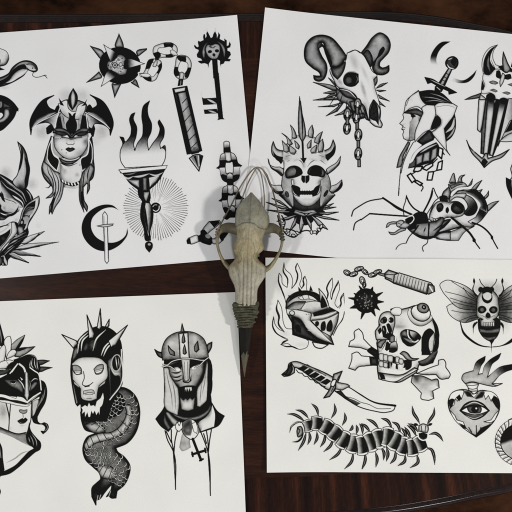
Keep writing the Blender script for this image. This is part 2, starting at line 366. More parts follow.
    for q in range(76):
        a_ = 2 * math.pi * q / 76
        x0, y0 = 238 + 34 * math.cos(a_), 238 + 34 * math.sin(a_)
        ro = 183 + rr.uniform(-9, 7)
        ri = rr.choice((36, 60, 75, 95))
        d.M('%f,%f %f,%f' % (238 + ri * math.cos(a_), 240 + ri * .95 * math.sin(a_), 238 + ro * math.cos(a_), 240 + ro * .97 * math.sin(a_)), 3.4, .06, 's')
    d.E(238, 238, 36, c=.95)
    d.E(238, 238, 30, c=.06).L('222,250 240,258 256,246 258,228', 5, .9).E(236, 238, 12, c=.03).L('222,232 232,222 245,222', 4, .7)
    d.F('*30,22 *300,0 *293,20 *265,75 240,105 *205,135 210,180 *205,205 225,260 222,320 208,380 *212,425 185,428 170,360 150,290 152,240 *160,200 140,170 *135,135 90,100 *55,52', .06)
    d.F('*75,78 *145,80 *145,125 *110,105', .8, e=(.3, 10)).F('*200,68 *262,55 *240,90 *205,120', .8, e=(.3, 10, 1, 0))
    d.L('55,58 80,72 110,60', 10, .75, 'b').L('110,62 150,60 200,45', 12, .75, 'b').L('200,45 240,55 280,38', 10, .75, 'b').L('60,50 100,46 130,36', 6, .5, 'b')
    d.F('*162,66 *188,64 *190,140 *165,142', .62, e=(.12, 12)).F('*168,148 *205,146 195,180 *185,206 172,185', .75, e=(.3, 10), o=4)
    d.F('*182,210 205,215 212,270 208,330 *198,400 185,350 172,280', .78, e=(.25, 18, 1, 0)).F('175,230 190,300 195,380 180,330 165,280', .12, clip=True)
    d.F('*30,22 *300,-2 *294,18 *40,42', .97, o=4)
    d.F('180,438 200,428 220,440 222,460 *202,494 178,460', .06).E(202, 446, 9, 7, c=.6)
    d.at(112, 98, 80)
    d.F('*52,250 75,255 85,280 *92,282 120,240 125,200 115,130 128,105 *148,96 138,130 160,190 155,250 140,300 *148,335 165,290 195,245 200,190 192,110 205,50 *242,20 230,60 232,110 255,170 252,215 228,275 *235,335 260,295 300,235 308,200 298,150 *305,142 335,200 332,250 308,300 *312,325 338,305 345,350 338,400 *320,435 *85,448 60,410 55,340 70,290', .99, g=(190, 190, .0, 205, 400, 1.0), o=6)
    d.F('*52,250 75,255 85,280 70,300 62,290', .08, clip=True).F('*315,320 *338,302 *345,350 335,330', .2, clip=True)
    d.M('142,330 148,338 152,325/235,335 240,328', 4)
    d.F('*44,462 *355,432 *345,455 *65,482', .99, o=4)
    # crescent moon and sword
    d = Ink('crescent_moon_drawing', 'printed black crescent moon behind a slim white sword', (80, 202, 130, 266)); R.append(d)
    d.at(76, 200, 68)
    d.F('*322,76 280,42 220,35 150,55 80,110 46,190 52,260 95,330 160,375 230,385 300,360 360,310 392,250 *388,212 375,265 330,305 270,322 210,312 150,275 118,215 125,140 165,95 225,62 280,58', .045)
    d.F('*218,88 235,110 *237,180 *240,200 *248,460 *235,478 *220,460 *210,205 *205,180 *203,110', .98, o=6)
    d.L('212,120 214,180', 5, .5).L('216,215 226,450', 8, .55, 'e').L('238,210 244,440', 3, .2)
    d.F('*160,196 205,186 *240,182 *285,180 *270,194 *280,192 238,202 *205,205 *175,200', .85, e=(.2, 6), o=5)
    # lower chain
    d = Ink('broken_chain_drawing', 'printed banded chain with thorned links running under the skull', (180, 138, 250, 250)); R.append(d)
    d.at(180, 136, 70)
    def half(c_, yy):
        pass
    d.at(214, 138, 60)
    d.F('*84,40 90,34 126,34 *132,40 *142,122 *84,124', .62, g=(108, 40, .85, 110, 84, .4), o=7).S('84,84 137,80 142,122 84,124', .05)
    def thorned(dx, dy):
        P_ = lambda t: ' '.join(('*' if w[0] == '*' else '') + '%f,%f' % (float(w.lstrip('*').split(',')[0]) + dx, float(w.split(',')[1]) + dy) for w in t.split())
        ring = P_('*92,128 62,142 50,185 44,240 *22,258 46,266 58,320 78,362 112,380 *170,378 206,352 222,300 222,250 *238,238 206,216 190,165 168,135 *145,125')
        d.F(ring, .8, g=(120, 130 + dy, .84, 120, 195 + dy, .45), o=7)
        d.F(P_('*42,250 *232,244 *222,322 *52,318'), .8, g=(120, 245 + dy, .9, 120, 318 + dy, .55), clip=True)
        d.F(P_('*30,192 *240,182 *238,244 *20,258 *46,250'), .05, clip=True).F(P_('*54,318 75,310 *105,322 *160,322 200,312 *222,314 *210,390 *70,390'), .05, clip=True)
        d.F(P_('*22,258 *50,240 *50,262'), .05).F(P_('*238,238 *210,222 *212,248'), .05)
        d.F(P_('*100,212 130,204 *160,206 166,255 *162,302 135,298 *105,306 96,255'), 1.0, o=7)
        d.F(P_('*92,122 *144,122 *147,192 125,202 *98,190'), .9, e=(.45, 12), o=6).F(P_('*98,190 125,202 *147,192 *142,214 *108,214'), .05)
        d.F(P_('*110,318 135,300 *162,316 *162,352 *110,352'), .66, g=(135, 305 + dy, .85, 135, 350 + dy, .4), o=6).F(P_('*108,352 *168,350 *168,402 *112,402'), .05)
    thorned(20, 279)
    thorned(0, 0)
    d.at(180, 190, 70)
    d.F('*345,142 *330,180 315,205 *345,220 *372,200 *380,150', .06)
    d.F('*210,232 250,228 *290,222 *300,240 *260,275 225,300 190,330 *150,330 165,290', .8, e=(.35, 12), o=5)
    d.F('*212,228 *280,222 *290,240 *250,275', .05).F('*150,300 165,290 *180,290 200,320 *190,330 *150,345', .05)
    d.F('150,330 175,318 215,330 240,370 225,400 190,395 150,375', .2, e=(.04, 20), o=4).E(205, 338, 20, 16, 20, c=.55)
    d.F('*60,352 130,332 *140,378 75,395 52,378', .86, e=(.3, 10), o=5).F('*48,365 *75,350 *82,392 55,395', .05)
    d.F('*130,335 160,325 175,375 *140,380', .05)
    d.F('*230,360 280,345 300,330 *320,365 *290,390 240,392', .84, e=(.3, 10), o=5)
    d.F('*272,328 300,312 *360,310 *330,350 *305,375 290,350', .05)
    d.E(152, 475, 9, 6, -30, c=.06)
    return R
def drawings_skulls_and_spider():
    R = []
    # ram skull
    d = Ink('ram_skull_drawing', 'printed ram skull with curled horns, spiked collar and hanging chains', (300, 30, 392, 172)); R.append(d)
    d.at(302, 30, 90)
    for t in ('*62,300 200,335 *215,350 *170,345', '*62,402 180,388 *215,400 *160,402', '*90,440 170,430 *240,410 *180,440', '*135,492 190,450 *240,410 *200,465', '*185,490 230,465 *265,430 *240,480', '*120,362 170,350 *210,355 *170,368', '*148,275 175,295 *195,330 *172,305', '*240,500 255,460 *285,410 *280,470 *262,512', '*280,505 290,450 *310,420 *320,510', '*330,510 335,440 *360,440 *362,500', '*125,395 160,370 *210,370', '*485,303 440,315 *420,335 *450,325', '*475,348 440,345 *420,345 *440,355', '*495,408 455,385 *430,370 *440,392', '*472,440 445,415 *430,400 *440,425', '*425,270 425,300 *415,320 *410,280'):
        d.F(t, .5, e=(.05, 9, .3, 1), o=5)
    d.F('*190,330 250,370 320,420 360,500 *300,500 260,430 200,400', .55, e=(.06, 14))
    d.M('215,350 190,380 150,440/230,365 215,410 190,470/255,400 250,440 235,500/290,420 285,460 290,510/320,430 315,470 320,520', 6, .08, 'b')
    # left horn
    d.F('*160,212 205,215 *240,175 *255,158 215,100 160,45 110,33 60,45 25,80 12,130 20,180 60,220 100,250 *105,265 80,265 *65,262 70,285 95,295 120,285 138,250 138,200 110,150 95,110 100,80 115,75 *130,110 150,150', .62, e=(.08, 24), o=7)
    d.F('95,110 92,88 105,76 125,95 150,150 170,195 *160,215 *145,180 130,140 112,100', .1)
    d.F('*240,170 255,158 210,98 170,60 140,75 130,100 150,150 *170,205 205,210', .55, e=(.07, 20), o=0, clip=True)
    d.F('*22,185 14,140 20,100 38,110 45,160 *80,215 50,215', .2, e=(.05, 12), clip=True)
    d.B(75, 80, 34, .85, .6).B(110, 220, 20, .8, .5)
    # right horn
    d.F('*330,140 365,95 400,45 440,20 480,40 500,85 490,130 460,165 440,190 440,210 *455,220 475,215 *492,205 490,240 460,258 420,252 400,225 400,190 *385,215 365,180', .6, e=(.1, 22), o=7)
    d.F('*400,190 425,155 445,110 460,98 468,108 455,140 425,170 405,215', .08).F('*340,140 370,115 400,160 390,215 365,180', .4, e=(.07, 18), clip=False)
    d.B(440, 60, 26, .8, .6, False)
    # skull
    d.F('*255,135 300,118 345,145 375,195 400,240 425,262 *405,285 412,330 430,390 440,430 445,480 *440,520 *385,520 340,470 320,420 290,370 240,340 205,330 180,290 160,225 *200,210 245,180', .97, e=(.45, 14, -.3, 1), o=5)
    d.M('255,135 275,128 300,118 330,135', 5)
    d.B(296, 185, 22, .55, .75, ry=55, rot=-18).B(355, 250, 14, .6, .6, ry=60, rot=-22).B(410, 330, 12, .55, .7, ry=60, rot=-10).B(215, 300, 16, .5, .7, ry=30, rot=-35).B(348, 345, 12, .5, .8, ry=55, rot=-16).B(360, 440, 16, .45, .7, ry=45, rot=-25)
    d.B(300, 190, 34, .8, .6, ry=60, rot=-20).B(345, 340, 14, .7, .6, ry=50, rot=-15).B(380, 300, 20, .85, .6, ry=60, rot=-15).B(375, 420, 10, .72, .6, ry=40, rot=-20)
    d.F('*162,218 200,212 245,185 240,225 215,270 *200,285 175,260', .5, e=(.1, 20), o=4)
    d.F('235,275 255,250 290,245 *318,255 *320,300 300,320 270,325 240,310', .12, o=4)
    d.F('240,290 250,268 275,262 292,280 285,305 262,315 245,308', .35, e=(.06, 12)).L('250,275 268,268 284,280 280,298', 4, .08, 'b').L('305,262 314,280 304,308', 5, .4, 'b')
    d.L('232,268 255,246 292,240 322,254', 3, .3, 'b')
    d.F('*208,335 260,345 300,370 *325,420 290,395 250,385 225,365', .42, e=(.08, 16), o=4)
    d.L('215,340 265,352 305,390', 6, .85, 'b')
    d.F('*408,400 390,430 *385,520 *438,520 440,480 430,430', .22, e=(.05, 12), o=4)
    d.L('405,402 415,450 420,515', 6, .55)
    d.at(310, 70, 100)
    d.F('*200,165 230,160 265,175 *300,262 285,255 270,225 255,230 240,205 225,215', .6, e=(.08, 10), o=4)
    d.M('245,165 262,215 275,255/262,175 280,220 298,265/225,170 235,205/275,190 296,250', 5, .1, 'b')
    d.F('*322,155 305,190 303,255 *305,270 330,290 *362,298 368,285 355,250 358,205 345,180', .9, e=(.2, 9), o=5)
    d.F('*322,160 308,195 305,250 *325,262 *350,285 348,220 340,180', .2, e=(.06, 8)).F('*312,268 330,262 345,285', .95)
    # hanging chains
    for n_, (x_, y_) in enumerate(((190, 230), (188, 300), (242, 180), (236, 245), (246, 335), (245, 430))):
        d.E(x_, y_, 19, 32, 4, c=.66, e=(.06, 8), o=5).E(x_, y_, 7, 17, 4, c=.95, o=4)
        d.F('*%d,%d *%d,%d *%d,%d *%d,%d' % (x_ - 20, y_ + 2, x_ - 7, y_ + 2, x_ - 7, y_ + 20, x_ - 16, y_ + 20), .05).F('*%d,%d *%d,%d *%d,%d *%d,%d' % (x_ + 8, y_ + 2, x_ + 20, y_ + 2, x_ + 16, y_ + 20, x_ + 8, y_ + 22), .05)
    for x_, y_ in ((190, 265), (240, 212), (240, 290), (246, 382), (250, 480)):
        d.F('*%d,%d *%d,%d *%d,%d *%d,%d' % (x_ - 8, y_ - 20, x_ + 8, y_ - 20, x_ + 8, y_ + 18, x_ - 8, y_ + 18), .55, e=(.05, 6), o=4)
    # crowned skull king
    d = Ink('crowned_skull_drawing', 'printed grinning skull king in a thorned crown with spiked collar', (262, 96, 346, 242)); R.append(d)
    d.at(262, 160, 84)
    d.E(255, 322, 130, 34, 0, c=.12)
    d.E(255, 360, 60, 40, 0, c=.15)
    for t in ('*25,258 110,280 *180,300 *120,300', '*28,305 110,310 *220,315 *120,325', '*90,375 160,345 *230,330 *160,365', '*465,318 400,320 *280,320 *400,335', '*468,368 400,350 *280,330 *380,360', '*400,425 350,370 *290,330 *340,400', '*450,288 400,290 *330,310 *400,300', '*435,265 390,280 *340,300 *400,290', '*165,440 190,380 *215,335 *205,395', '*235,450 228,390 *240,330 *255,390', '*300,428 275,380 *260,330 *300,390', '*60,235 110,265 *160,290 *110,250'):
        d.F(t, .68, e=(.06, 12, .2, 1), o=6)
    d.F('*100,215 150,260 190,300 *230,315 300,318 360,300 *440,215 420,190 *340,200 *180,200', .25, e=(.05, 20))
    d.F('*200,300 250,310 320,305 *340,325 260,345 *190,325', .75, e=(.1, 10), o=4)
    d.M('200,310 250,325 330,318/240,318 270,340/300,318 260,345', 6, .1, 'b')
    rr = random.Random(8)
    d.M('110,360 120,410 150,455 200,470 230,440/120,340 140,380 130,420/150,420 190,430 220,450/230,440 270,430 310,440/310,445 340,430 360,395/330,455 350,430 370,410/95,340 110,400 140,440', 8, .07, '')
    for x_, y_ in ((120, 370), (125, 400), (140, 430), (160, 450), (190, 460), (215, 445), (320, 440), (345, 425), (360, 405), (300, 440)):
        d.E(x_, y_, 13, 8, rr.uniform(0, 180), c=.85, o=6)
    # helm sides
    d.F('*130,60 120,130 *115,215 150,260 185,290 *190,200 *178,130 185,90', .66, e=(.14, 26, -.2, 1), o=5)
    d.F('*385,60 412,120 *420,190 *445,215 400,260 360,290 *352,200 *355,130 350,90', .62, e=(.1, 26, .3, 1), o=5)
    d.E(152, 210, 10, 18, -20, c=.3, o=4).E(388, 205, 8, 22, 30, c=.2, o=4)
    # face
    d.F('*118,-60 *130,40 140,110 185,125 190,150 178,180 200,240 260,285 300,280 345,240 360,170 350,140 390,100 *395,40 *398,-60', .94, e=(.4, 18), o=0)
    d.at(262, 95, 84)
    d.F('*140,420 135,350 165,320 235,300 *260,300 310,310 370,330 400,400 *395,470 *135,470', .95, e=(.5, 18, 0, -1), o=0)
    d.L('150,410 190,390 240,410 255,440', 6, .3, 'b').L('390,425 340,395 300,410 275,440', 6, .3, 'b').L('170,380 230,375 250,390', 5, .6, 'b').L('350,370 320,375 290,390', 5, .6, 'b')
    d.at(262, 160, 84)
    d.F('150,110 142,75 165,45 205,38 240,62 245,82 220,100 180,110', .5, e=(.06, 20), o=5).F('160,105 200,90 205,60 190,45 235,60 244,82 215,102 180,112', .06)
    d.F('278,85 285,55 320,35 360,45 385,80 375,105 340,100 300,95', .5, e=(.06, 18), o=5).F('290,70 315,42 355,48 360,95 325,100 290,92', .06)
    d.F('*240,95 262,98 *288,92 285,130 *270,145 262,138 *252,142 240,125', .05).L('263,100 263,138', 4, .6)
    d.F('*180,150 230,170 *240,185 *310,185 325,165 *352,150 345,190 330,215 270,228 220,220 195,200', .06)
    for q, x_ in enumerate((240, 254, 268, 283, 298)): d.F('%d,172 %d,166 %d,186 %d,190' % (x_ - 6, x_ + 6, x_ + 6, x_ - 5), .92)
    for q, x_ in enumerate((238, 252, 267, 282, 297)): d.F('%d,218 %d,216 %d,236 %d,238' % (x_ - 6, x_ + 6, x_ + 6, x_ - 6), .92)
    d.F('*178,160 195,210 230,225 300,225 345,205 *360,160 350,235 300,280 255,282 205,245', .82, e=(.3, 16, 0, 1), o=4)
    for x_ in (238, 252, 267, 282, 297): d.F('%d,214 %d,213 %d,234 %d,236' % (x_ - 6, x_ + 6, x_ + 5, x_ - 5), .92)
    # horns
    d.F('*40,0 *42,25 70,48 *112,62 *130,50 125,90 *118,100 90,75 55,50', .6, e=(.06, 14, -.2, 1), o=5)
    d.F('*475,0 470,25 440,55 *395,90 *385,75 395,60 *425,45', .6, e=(.06, 14, .3, 1), o=5)
    d.F('*0,55 30,90 55,150 *115,155 *130,190 *115,215 80,200 50,160 30,110', .75, e=(.08, 16, -.2, 1), o=5).F('*60,165 90,195 *115,212 *128,190 90,190', .06)
    d.F('*485,122 488,155 460,190 *425,205 *410,190 *420,160 450,150', .7, e=(.08, 16, .3, 1), o=5).F('*485,125 486,155 455,190 *430,200 460,170', .06)
    d.at(262, 95, 84)
    d.F('*68,285 58,320 65,370 95,395 *115,420 *138,385 *130,345 90,330', .8, e=(.2, 14), o=6).F('*65,340 90,370 *130,380 *115,415 85,395', .07)
    d.F('*432,275 445,310 440,355 *400,400 *375,370 *370,345 410,325', .8, e=(.2, 14), o=6).F('*440,310 442,355 *400,400 *380,370 420,345', .07)
    d.F('*36,390 45,425 75,440 *110,440 *130,455 *128,490 100,470 60,450', .7, e=(.06, 14, -.2, 1), o=5)
    d.F('*478,375 470,420 440,455 *400,485 *390,455 410,440 450,415', .7, e=(.06, 14, .3, 1), o=5)
    d.F('*128,352 140,310 170,275 205,250 *245,245 *265,245 300,250 340,272 365,305 *385,352 *385,400 *128,400', .86, e=(.4, 16, 0, -1))
    d.B(200, 330, 30, .85, .6).B(310, 330, 30, .85, .6).B(180, 350, 26, .95, .7, ry=12).B(330, 350, 26, .95, .7, ry=12)
    for t in ('*172,185 190,205 205,235 *212,262 200,268 *182,262 182,225', '*305,185 290,205 280,235 *285,258 *308,265 314,225', '*120,235 150,255 172,280 *186,300 172,308 *155,300 150,265', '*368,225 345,240 325,265 *318,290 *345,302 356,265', '*198,280 215,295 228,318 *222,332 *206,322', '*300,275 285,290 274,310 *278,328 *298,322', '*165,310 190,325 208,345 *196,365 175,358 *166,340', '*335,305 315,318 296,340 *300,356 *328,356', '*122,280 140,298 160,318 *166,345 150,352 *134,345', '*368,270 350,290 340,318 *342,350 *368,350 376,310'):
        d.F(t, .66, e=(.03, 10, .8, .6), o=5)
    d.B(150, 385, 26, .5, .6, False, ry=34).B(372, 385, 26, .5, .6, False, ry=34).B(255, 430, 16, .55, .6, False, ry=30).B(205, 400, 30, .6, .5, False, ry=9, rot=-15).B(318, 398, 30, .6, .5, False, ry=9, rot=15)
    d.M('150,360 180,352 215,362/140,378 175,368/300,362 335,352 370,362/345,368 380,380', 4, .4, 'b')
    d.F('*228,12 *245,120 262,200 265,250 *245,292 225,250 220,190', .6, e=(.06, 8), o=5).L('236,40 244,150 246,280', 9, .08, 'b')
    d.F('*240,285 *252,285 *256,385 *272,385 *255,420 *232,385 *244,388', .05)
    # elf profile with dagger
    d = Ink('elf_profile_drawing', 'printed pointed helm profile face stabbed from above by a dagger', (394, 38, 478, 200)); R.append(d)
    d.at(392, 36, 90)
    d.F('*330,35 280,38 235,80 215,130 228,180 250,190 *270,180 250,150 255,110 285,65', .6, g=(250, 100, .06, 245, 185, 1.0))
    d.F('*478,195 450,225 400,255 *345,240 *330,260 380,272 430,265 465,230', .6, g=(430, 250, .05, 330, 255, .9))
    d.F('*240,310 *248,285 *262,270 *325,175 *340,190 *295,290 *278,320', .25, e=(.05, 10), o=5)
    d.L('325,195 275,285', 12, .6).M('300,215 318,222/290,235 306,243/280,252 296,260', 4, .1)
    d.F('300,155 315,130 345,120 368,135 372,165 355,190 325,190 305,175', .3, e=(.05, 14), o=5).L('310,165 325,185 350,188', 7, .9, 'b').L('315,140 340,128', 5, .8, 'b').F('330,150 350,130 362,150 350,175', .05)
    d.F('*183,238 230,250 270,275 320,300 *365,325 *320,335 *318,318 270,295 *220,268 *200,275', .12, o=5).L('215,252 300,292', 5, .7, 'b')
    d.F('*240,290 *262,280 *290,300 *270,325 *238,312', .1).L('252,295 270,310', 5, .7)
    # hair top
    d.F('*148,318 220,310 270,322 *345,388 300,385 240,395 *200,398 160,360', .06).M('170,350 230,355 320,382/190,375 240,370 310,384/215,330 270,345 330,380', 5, .55, 'b')
    # helm
    d.F('*148,312 110,340 80,370 68,420 *62,450 100,415 150,408 170,430 *165,470 *140,512 *210,512 *235,465 *240,400 200,398 165,365', .98, e=(.75, 18), o=5)
    d.L('148,318 100,350 78,400', 3, .2).B(110, 370, 16, .8, .5)
    d.F('*218,512 235,470 255,455 268,470 265,512', .07)
    # face
    d.at(390, 110, 90)
    d.F('*90,8 70,30 75,45 *52,80 65,90 *72,95 65,108 75,125 70,140 *75,165 95,175 135,170 *145,120 *165,60 *185,20 150,-5', .86, e=(.4, 20, .6, .6), o=5)
    d.F('*75,20 110,5 150,0 185,20 *180,45 150,30 120,25', .4, e=(.1, 10), o=4)
    d.F('*110,22 135,30 145,38 125,45', .08).L('118,40 135,52', 4).L('125,50 112,90 106,170', 4, .2)
    d.F('*108,70 150,40 160,70 140,130 135,165 *110,165', .6, g=(105, 120, .5, 160, 110, .75)).L('62,112 80,112', 4, .15).L('68,98 84,104', 3, .2)
    # back of hair
    d.F('*365,20 372,70 370,110 345,160 *318,182 *308,130 *305,105 340,60', .07).L('362,50 350,100 315,130', 16, .75, 'b').L('366,100 345,140 320,165', 10, .6, 'b')
    # cheek guard
    d.F('*185,20 178,-10 *205,-27 *251,-24 258,20 240,72 *226,114 200,125 *155,165 *138,185 140,130 165,65', .98, e=(.7, 12), o=5)
    d.F('*228,120 240,75 262,42 282,50 *285,82 255,108', .06)
    d.F('*251,-22 262,-32 320,-38 *356,-33 *379,-19 355,40 325,80 *305,108 *315,180 322,235 *338,260 *230,130 262,106 284,82 284,55 270,38 *258,30', .98, e=(.68, 14), o=5)
    d.L('262,-15 330,-22 362,-12', 3, .45).L('236,132 262,112 290,85 292,55', 3, .4)
    # neck
    d.F('*150,180 180,150 225,120 *250,160 *240,175 *180,200', .3, e=(.05, 16), o=4)
    d.F('*245,170 *180,200 130,250 *98,335 *130,330 *240,300 275,250 275,205', .1)
    d.L('255,178 200,205 150,240 115,300', 16, .9).L('265,195 210,220 170,245', 9, .7, 'b')
    for t in ('*145,268 *185,250 *180,300 *145,318', '*190,248 *225,232 *222,292 *180,300', '*235,228 *265,212 *262,270 *225,295'): d.F(t, .66, e=(.2, 8), o=5)
    d.F('*112,305 *140,285 *138,318 *102,332', .3)
    d.F('*100,180 80,215 50,270 *35,330 55,325 75,260 *110,195', .6, e=(.2, 10), o=5).M('112,180 95,230 60,330 52,400 45,488/130,185 100,240 75,300 60,360', 5)
    d.S('43,488 46,445 52,445 49,488', .05)
    for t in ('*155,352 *130,350 *142,325 *182,322 *172,345', '*182,335 *200,318 *240,302 *240,318 *205,345', '*262,345 *272,300 *295,290 *290,340', '*215,355 *245,352 *235,400 *208,400', '*95,375 *115,362 *142,400 *122,415', '*138,410 *150,402 *182,420 *170,432', '*270,260 *275,215 *298,225 *290,280'):
        d.F(t, .97, o=10)
    d.M('140,355 118,368/172,425 185,440 175,462/245,352 265,345/295,240 305,255/240,305 265,280', 7)
    # spider
    d = Ink('skull_spider_drawing', 'printed long legged spider with a skull forming its abdomen', (346, 168, 504, 258)); R.append(d)
    d.at(345, 165, 160)
    d.M('120,106 165,135 208,158', 6).M('118,108 70,118 42,134/42,134 26,146 20,164', 4).M('208,165 130,160 78,156', 5).M('78,156 50,176/50,174 32,186 26,208', 4)
    d.at(425, 168, 80)
    # abdomen shell
    d.F('*70,450 150,400 250,370 *165,315 *60,330 *20,440', .86, e=(.3, 30, 0, 1), o=5)
    d.F('*70,455 120,425 220,385 *300,350 *310,375 250,410 *210,465 150,465', .85, e=(.45, 26), o=5)
    d.F('*150,185 190,150 250,145 320,140 365,180 395,260 *395,285 350,340 *290,380 220,370 *165,315 *130,230', .88, e=(.35, 26), o=6)
    d.F('*245,155 320,142 365,185 390,255 *385,280 *340,265 350,240 310,190', .1, e=(.5, 20, -1, .6)).F('*385,285 350,340 300,360 *270,345 *320,315 *345,265', .3, g=(370, 280, .05, 290, 350, .8), o=5)
    d.F('200,175 260,175 310,205 330,260 310,295 265,305 *240,290 270,250 250,205', .2, g=(320, 285, .05, 220, 190, .66), o=6)
    d.F('*150,210 160,180 200,165 260,170 *250,195 190,190 *155,215', .9, e=(.3, 12), o=5)
    d.F('*145,105 190,95 250,98 *270,120 220,130 170,150 *150,190 150,150', .85, e=(.3, 14), o=5).F('*150,112 200,100 *245,105 200,118 *165,138', .5, e=(.1, 10))
    d.L('165,175 200,140 250,130 275,130', 14, .9).L('165,190 210,150 270,135', 6, .08, 'b')
    for t in ('*150,95 180,35 *192,85 *190,98', '*205,90 220,55 *252,45 232,65 *235,98', '*270,120 290,90 *300,72 290,110', '*290,140 320,105 *360,80 335,120 *320,142', '*330,150 *362,138 345,160', '*375,185 390,170 *402,148 400,180 *380,200', '*395,240 420,225 *468,212 430,250 *400,278'):
        d.F(t, .6, e=(.05, 10, .4, .5), o=6)
    # skull
    d.F('*115,150 150,125 160,160 *150,200 *110,195 105,175', .7, e=(.1, 14), o=5).F('*85,185 110,175 140,185 *135,215 95,215', .1)
    d.F('50,240 80,215 120,215 *150,220 200,215 240,240 250,270 240,300 200,315 *140,315 *100,335 60,350 *20,330 30,280', .9, e=(.35, 20), o=5)
    d.F('165,245 180,225 215,225 240,250 240,280 215,295 185,290 165,270', .3, e=(.05, 22), o=5).F('175,225 215,222 240,250 *235,270 210,255', .06)
    d.F('70,265 75,235 100,225 115,245 105,275 85,285', .25, e=(.05, 10)).E(88, 265, 9, 13, 20, c=.05).E(104, 268, 5, 8, 0, c=.05)
    d.B(140, 265, 22, .45, .6).B(60, 310, 20, .5, .5)
    d.F('*128,262 140,250 150,275 *140,292 130,285', .08).L('150,235 170,222 205,216 240,238', 5, .1, 'b').M('40,318 60,326 95,315/48,330 52,340/62,328 66,338/78,322 84,334', 5, .1)
    d.B(190, 305, 26, .5, .7, ry=10).B(80, 215, 26, .6, .5)
    d.M('30,300 45,260 60,240/60,345 80,350 120,320/20,345 50,352 80,352', 6, .06, 'b')
    d.F('*30,360 100,340 160,330 *120,380 60,420 *20,450 0,400', .6, e=(.1, 24), o=5).L('150,335 100,385 40,435', 14, .06, 'b').L('130,320 60,345 20,400', 8, .1, 'b')
    d.M('80,415 160,395 240,370', 8, .05)
    # right legs
    d.M('165,318 230,370 280,415 308,455', 14, .06).M('308,455 320,480 345,515', 8).F('*300,450 318,455 *320,480 300,470', .06)
    d.M('298,350 350,370 390,400 420,435', 11, .06).M('420,440 440,480 460,515', 8).F('*415,430 428,435 *432,462 418,455', .06)
    d.M('0,260 30,190 50,130 65,165 82,195', 7)
    # head and thorax
    d.at(380, 195, 64)
    d.M('345,135 385,60 410,0 *415,-30', 14, .05).M('370,155 410,90 440,45 460,30', 8)
    d.M('188,165 183,110 200,50 208,5', 8).M('208,15 235,70 270,110 310,135', 12)
    d.M('20,25 70,60 130,105 250,155', 13, .06)
    d.F('*215,270 240,230 290,220 380,215 *440,210 500,180 *512,200 *470,290 440,330 380,355 320,345 260,310', .6, e=(.1, 26), o=5)
    d.F('*270,300 330,325 400,330 *450,320 400,350 330,350', .08).M('395,220 385,280 380,330/310,240 280,280 260,310/360,260 345,300/420,290 460,260 500,230/430,320 470,280 510,250', 10, .06, 'b')
    d.F('260,160 290,140 340,135 370,150 380,185 385,215 330,230 285,232 *250,215', .05)
    d.F('*205,240 250,225 290,235 *280,270 230,278', .1)
    d.F('*190,195 225,175 260,170 268,190 255,215 225,235 *200,225', .06, o=9, oc=.95)
    d.F('*125,215 170,200 200,215 *240,240 *205,270 165,265 130,250', .72, e=(.15, 12), o=4).M('140,225 170,235 190,220/150,255 170,240/175,205 190,225', 5, .12)
    d.F('*130,215 90,215 55,230 *45,262 62,255 75,240 *125,232', .75, e=(.15, 8), o=6)
    d.F('*205,270 170,265 140,280 110,300 *65,295 80,315 115,318 150,300 *200,282', .7, e=(.15, 8), o=6)
    d.M('300,245 260,300 230,335 205,385', 9, .07).M('205,385 160,395 135,415 124,435', 8, .3).M('385,230 385,300 380,350', 10, .05).M('380,350 372,385 345,405/345,405 335,420 342,450', 9, .25)
    d.F('*440,335 470,310 *560,300 *560,360 480,355', .75, e=(.3, 14), o=5).L('430,325 500,300 560,290', 9)
    # winged coffin shield
    d = Ink('horned_coffin_drawing', 'printed horned skull over a fluted tapering blade with an anchor tip', (460, 44, 538, 170)); R.append(d)
    d.at(462, 38, 70)
    d.F('*15,455 60,432 110,415 *135,405 *130,440 70,450', .5, e=(.05, 10), o=6)
    d.F('*255,55 200,75 155,130 140,200 *150,265 *190,275 *240,235 *280,235 *300,220 *240,200 220,150 225,100', .85, o=5)
    d.F('*250,58 210,80 165,140 150,205 160,265 *190,272 *240,230 215,180 205,140 220,95', .07).L('190,140 185,200 200,250', 16, .4, 'b').L('208,120 205,170 225,215', 8, .9, 'b')
    d.F('*150,265 145,300 160,355 *135,390 140,410 *165,412 200,405 235,430 240,470 *265,470 300,445 *330,450 *370,465 *440,460 *520,400 *540,300 *400,260 *300,240 240,232 190,275', .96, e=(.7, 16), o=5)
    d.F('*140,310 150,330 158,360 *152,385 *132,382', .1)
    d.F('*190,325 220,315 260,335 *240,345 205,338', .5, e=(.1, 6)).F('*195,385 225,375 255,395 *240,402', .5, e=(.1, 6)).F('*285,405 320,395 350,408 *330,420', .5, e=(.1, 6)).F('*325,345 355,335 400,348 *370,362', .5, e=(.1, 6))
    d.F('*245,245 265,240 280,275 *275,305 245,290', .05).F('*300,275 350,270 *358,300 *330,310 300,300', .05)
    d.F('*255,215 290,205 *300,250 *360,250 *366,235 340,215 320,260', .06).F('*296,105 325,180 345,240 *325,258 *300,250 290,180', .6, e=(.05, 9), o=7)
    d.F('*290,260 300,265 295,330 *275,362 270,330', .8, e=(.2, 7), o=5)
    d.F('*366,160 *350,215 *400,240 *420,180', .1)
    d.F('*130,415 115,470 *118,512 *128,540 *165,540 170,450', .85, e=(.3, 12), o=6)
    d.at(462, 100, 100)
    d.F('*82,0 78,60 *75,155 *90,168 *100,130 110,60 *118,0', .9, e=(.35, 8), o=5)
    # blade flutes
    d.F('*118,0 122,-24 143,-33 162,-24 *170,0 *180,15 190,-4 210,-10 230,0 *240,20 *330,10 *330,60 *110,60', .06)
    d.F('*120,0 *330,10 *330,130 *260,185 *185,215 *155,288 *92,275 *95,200', .66, o=5)
    d.F('*118,0 *128,-5 *108,280 *95,275 *95,170', .4, e=(.06, 6), o=4)
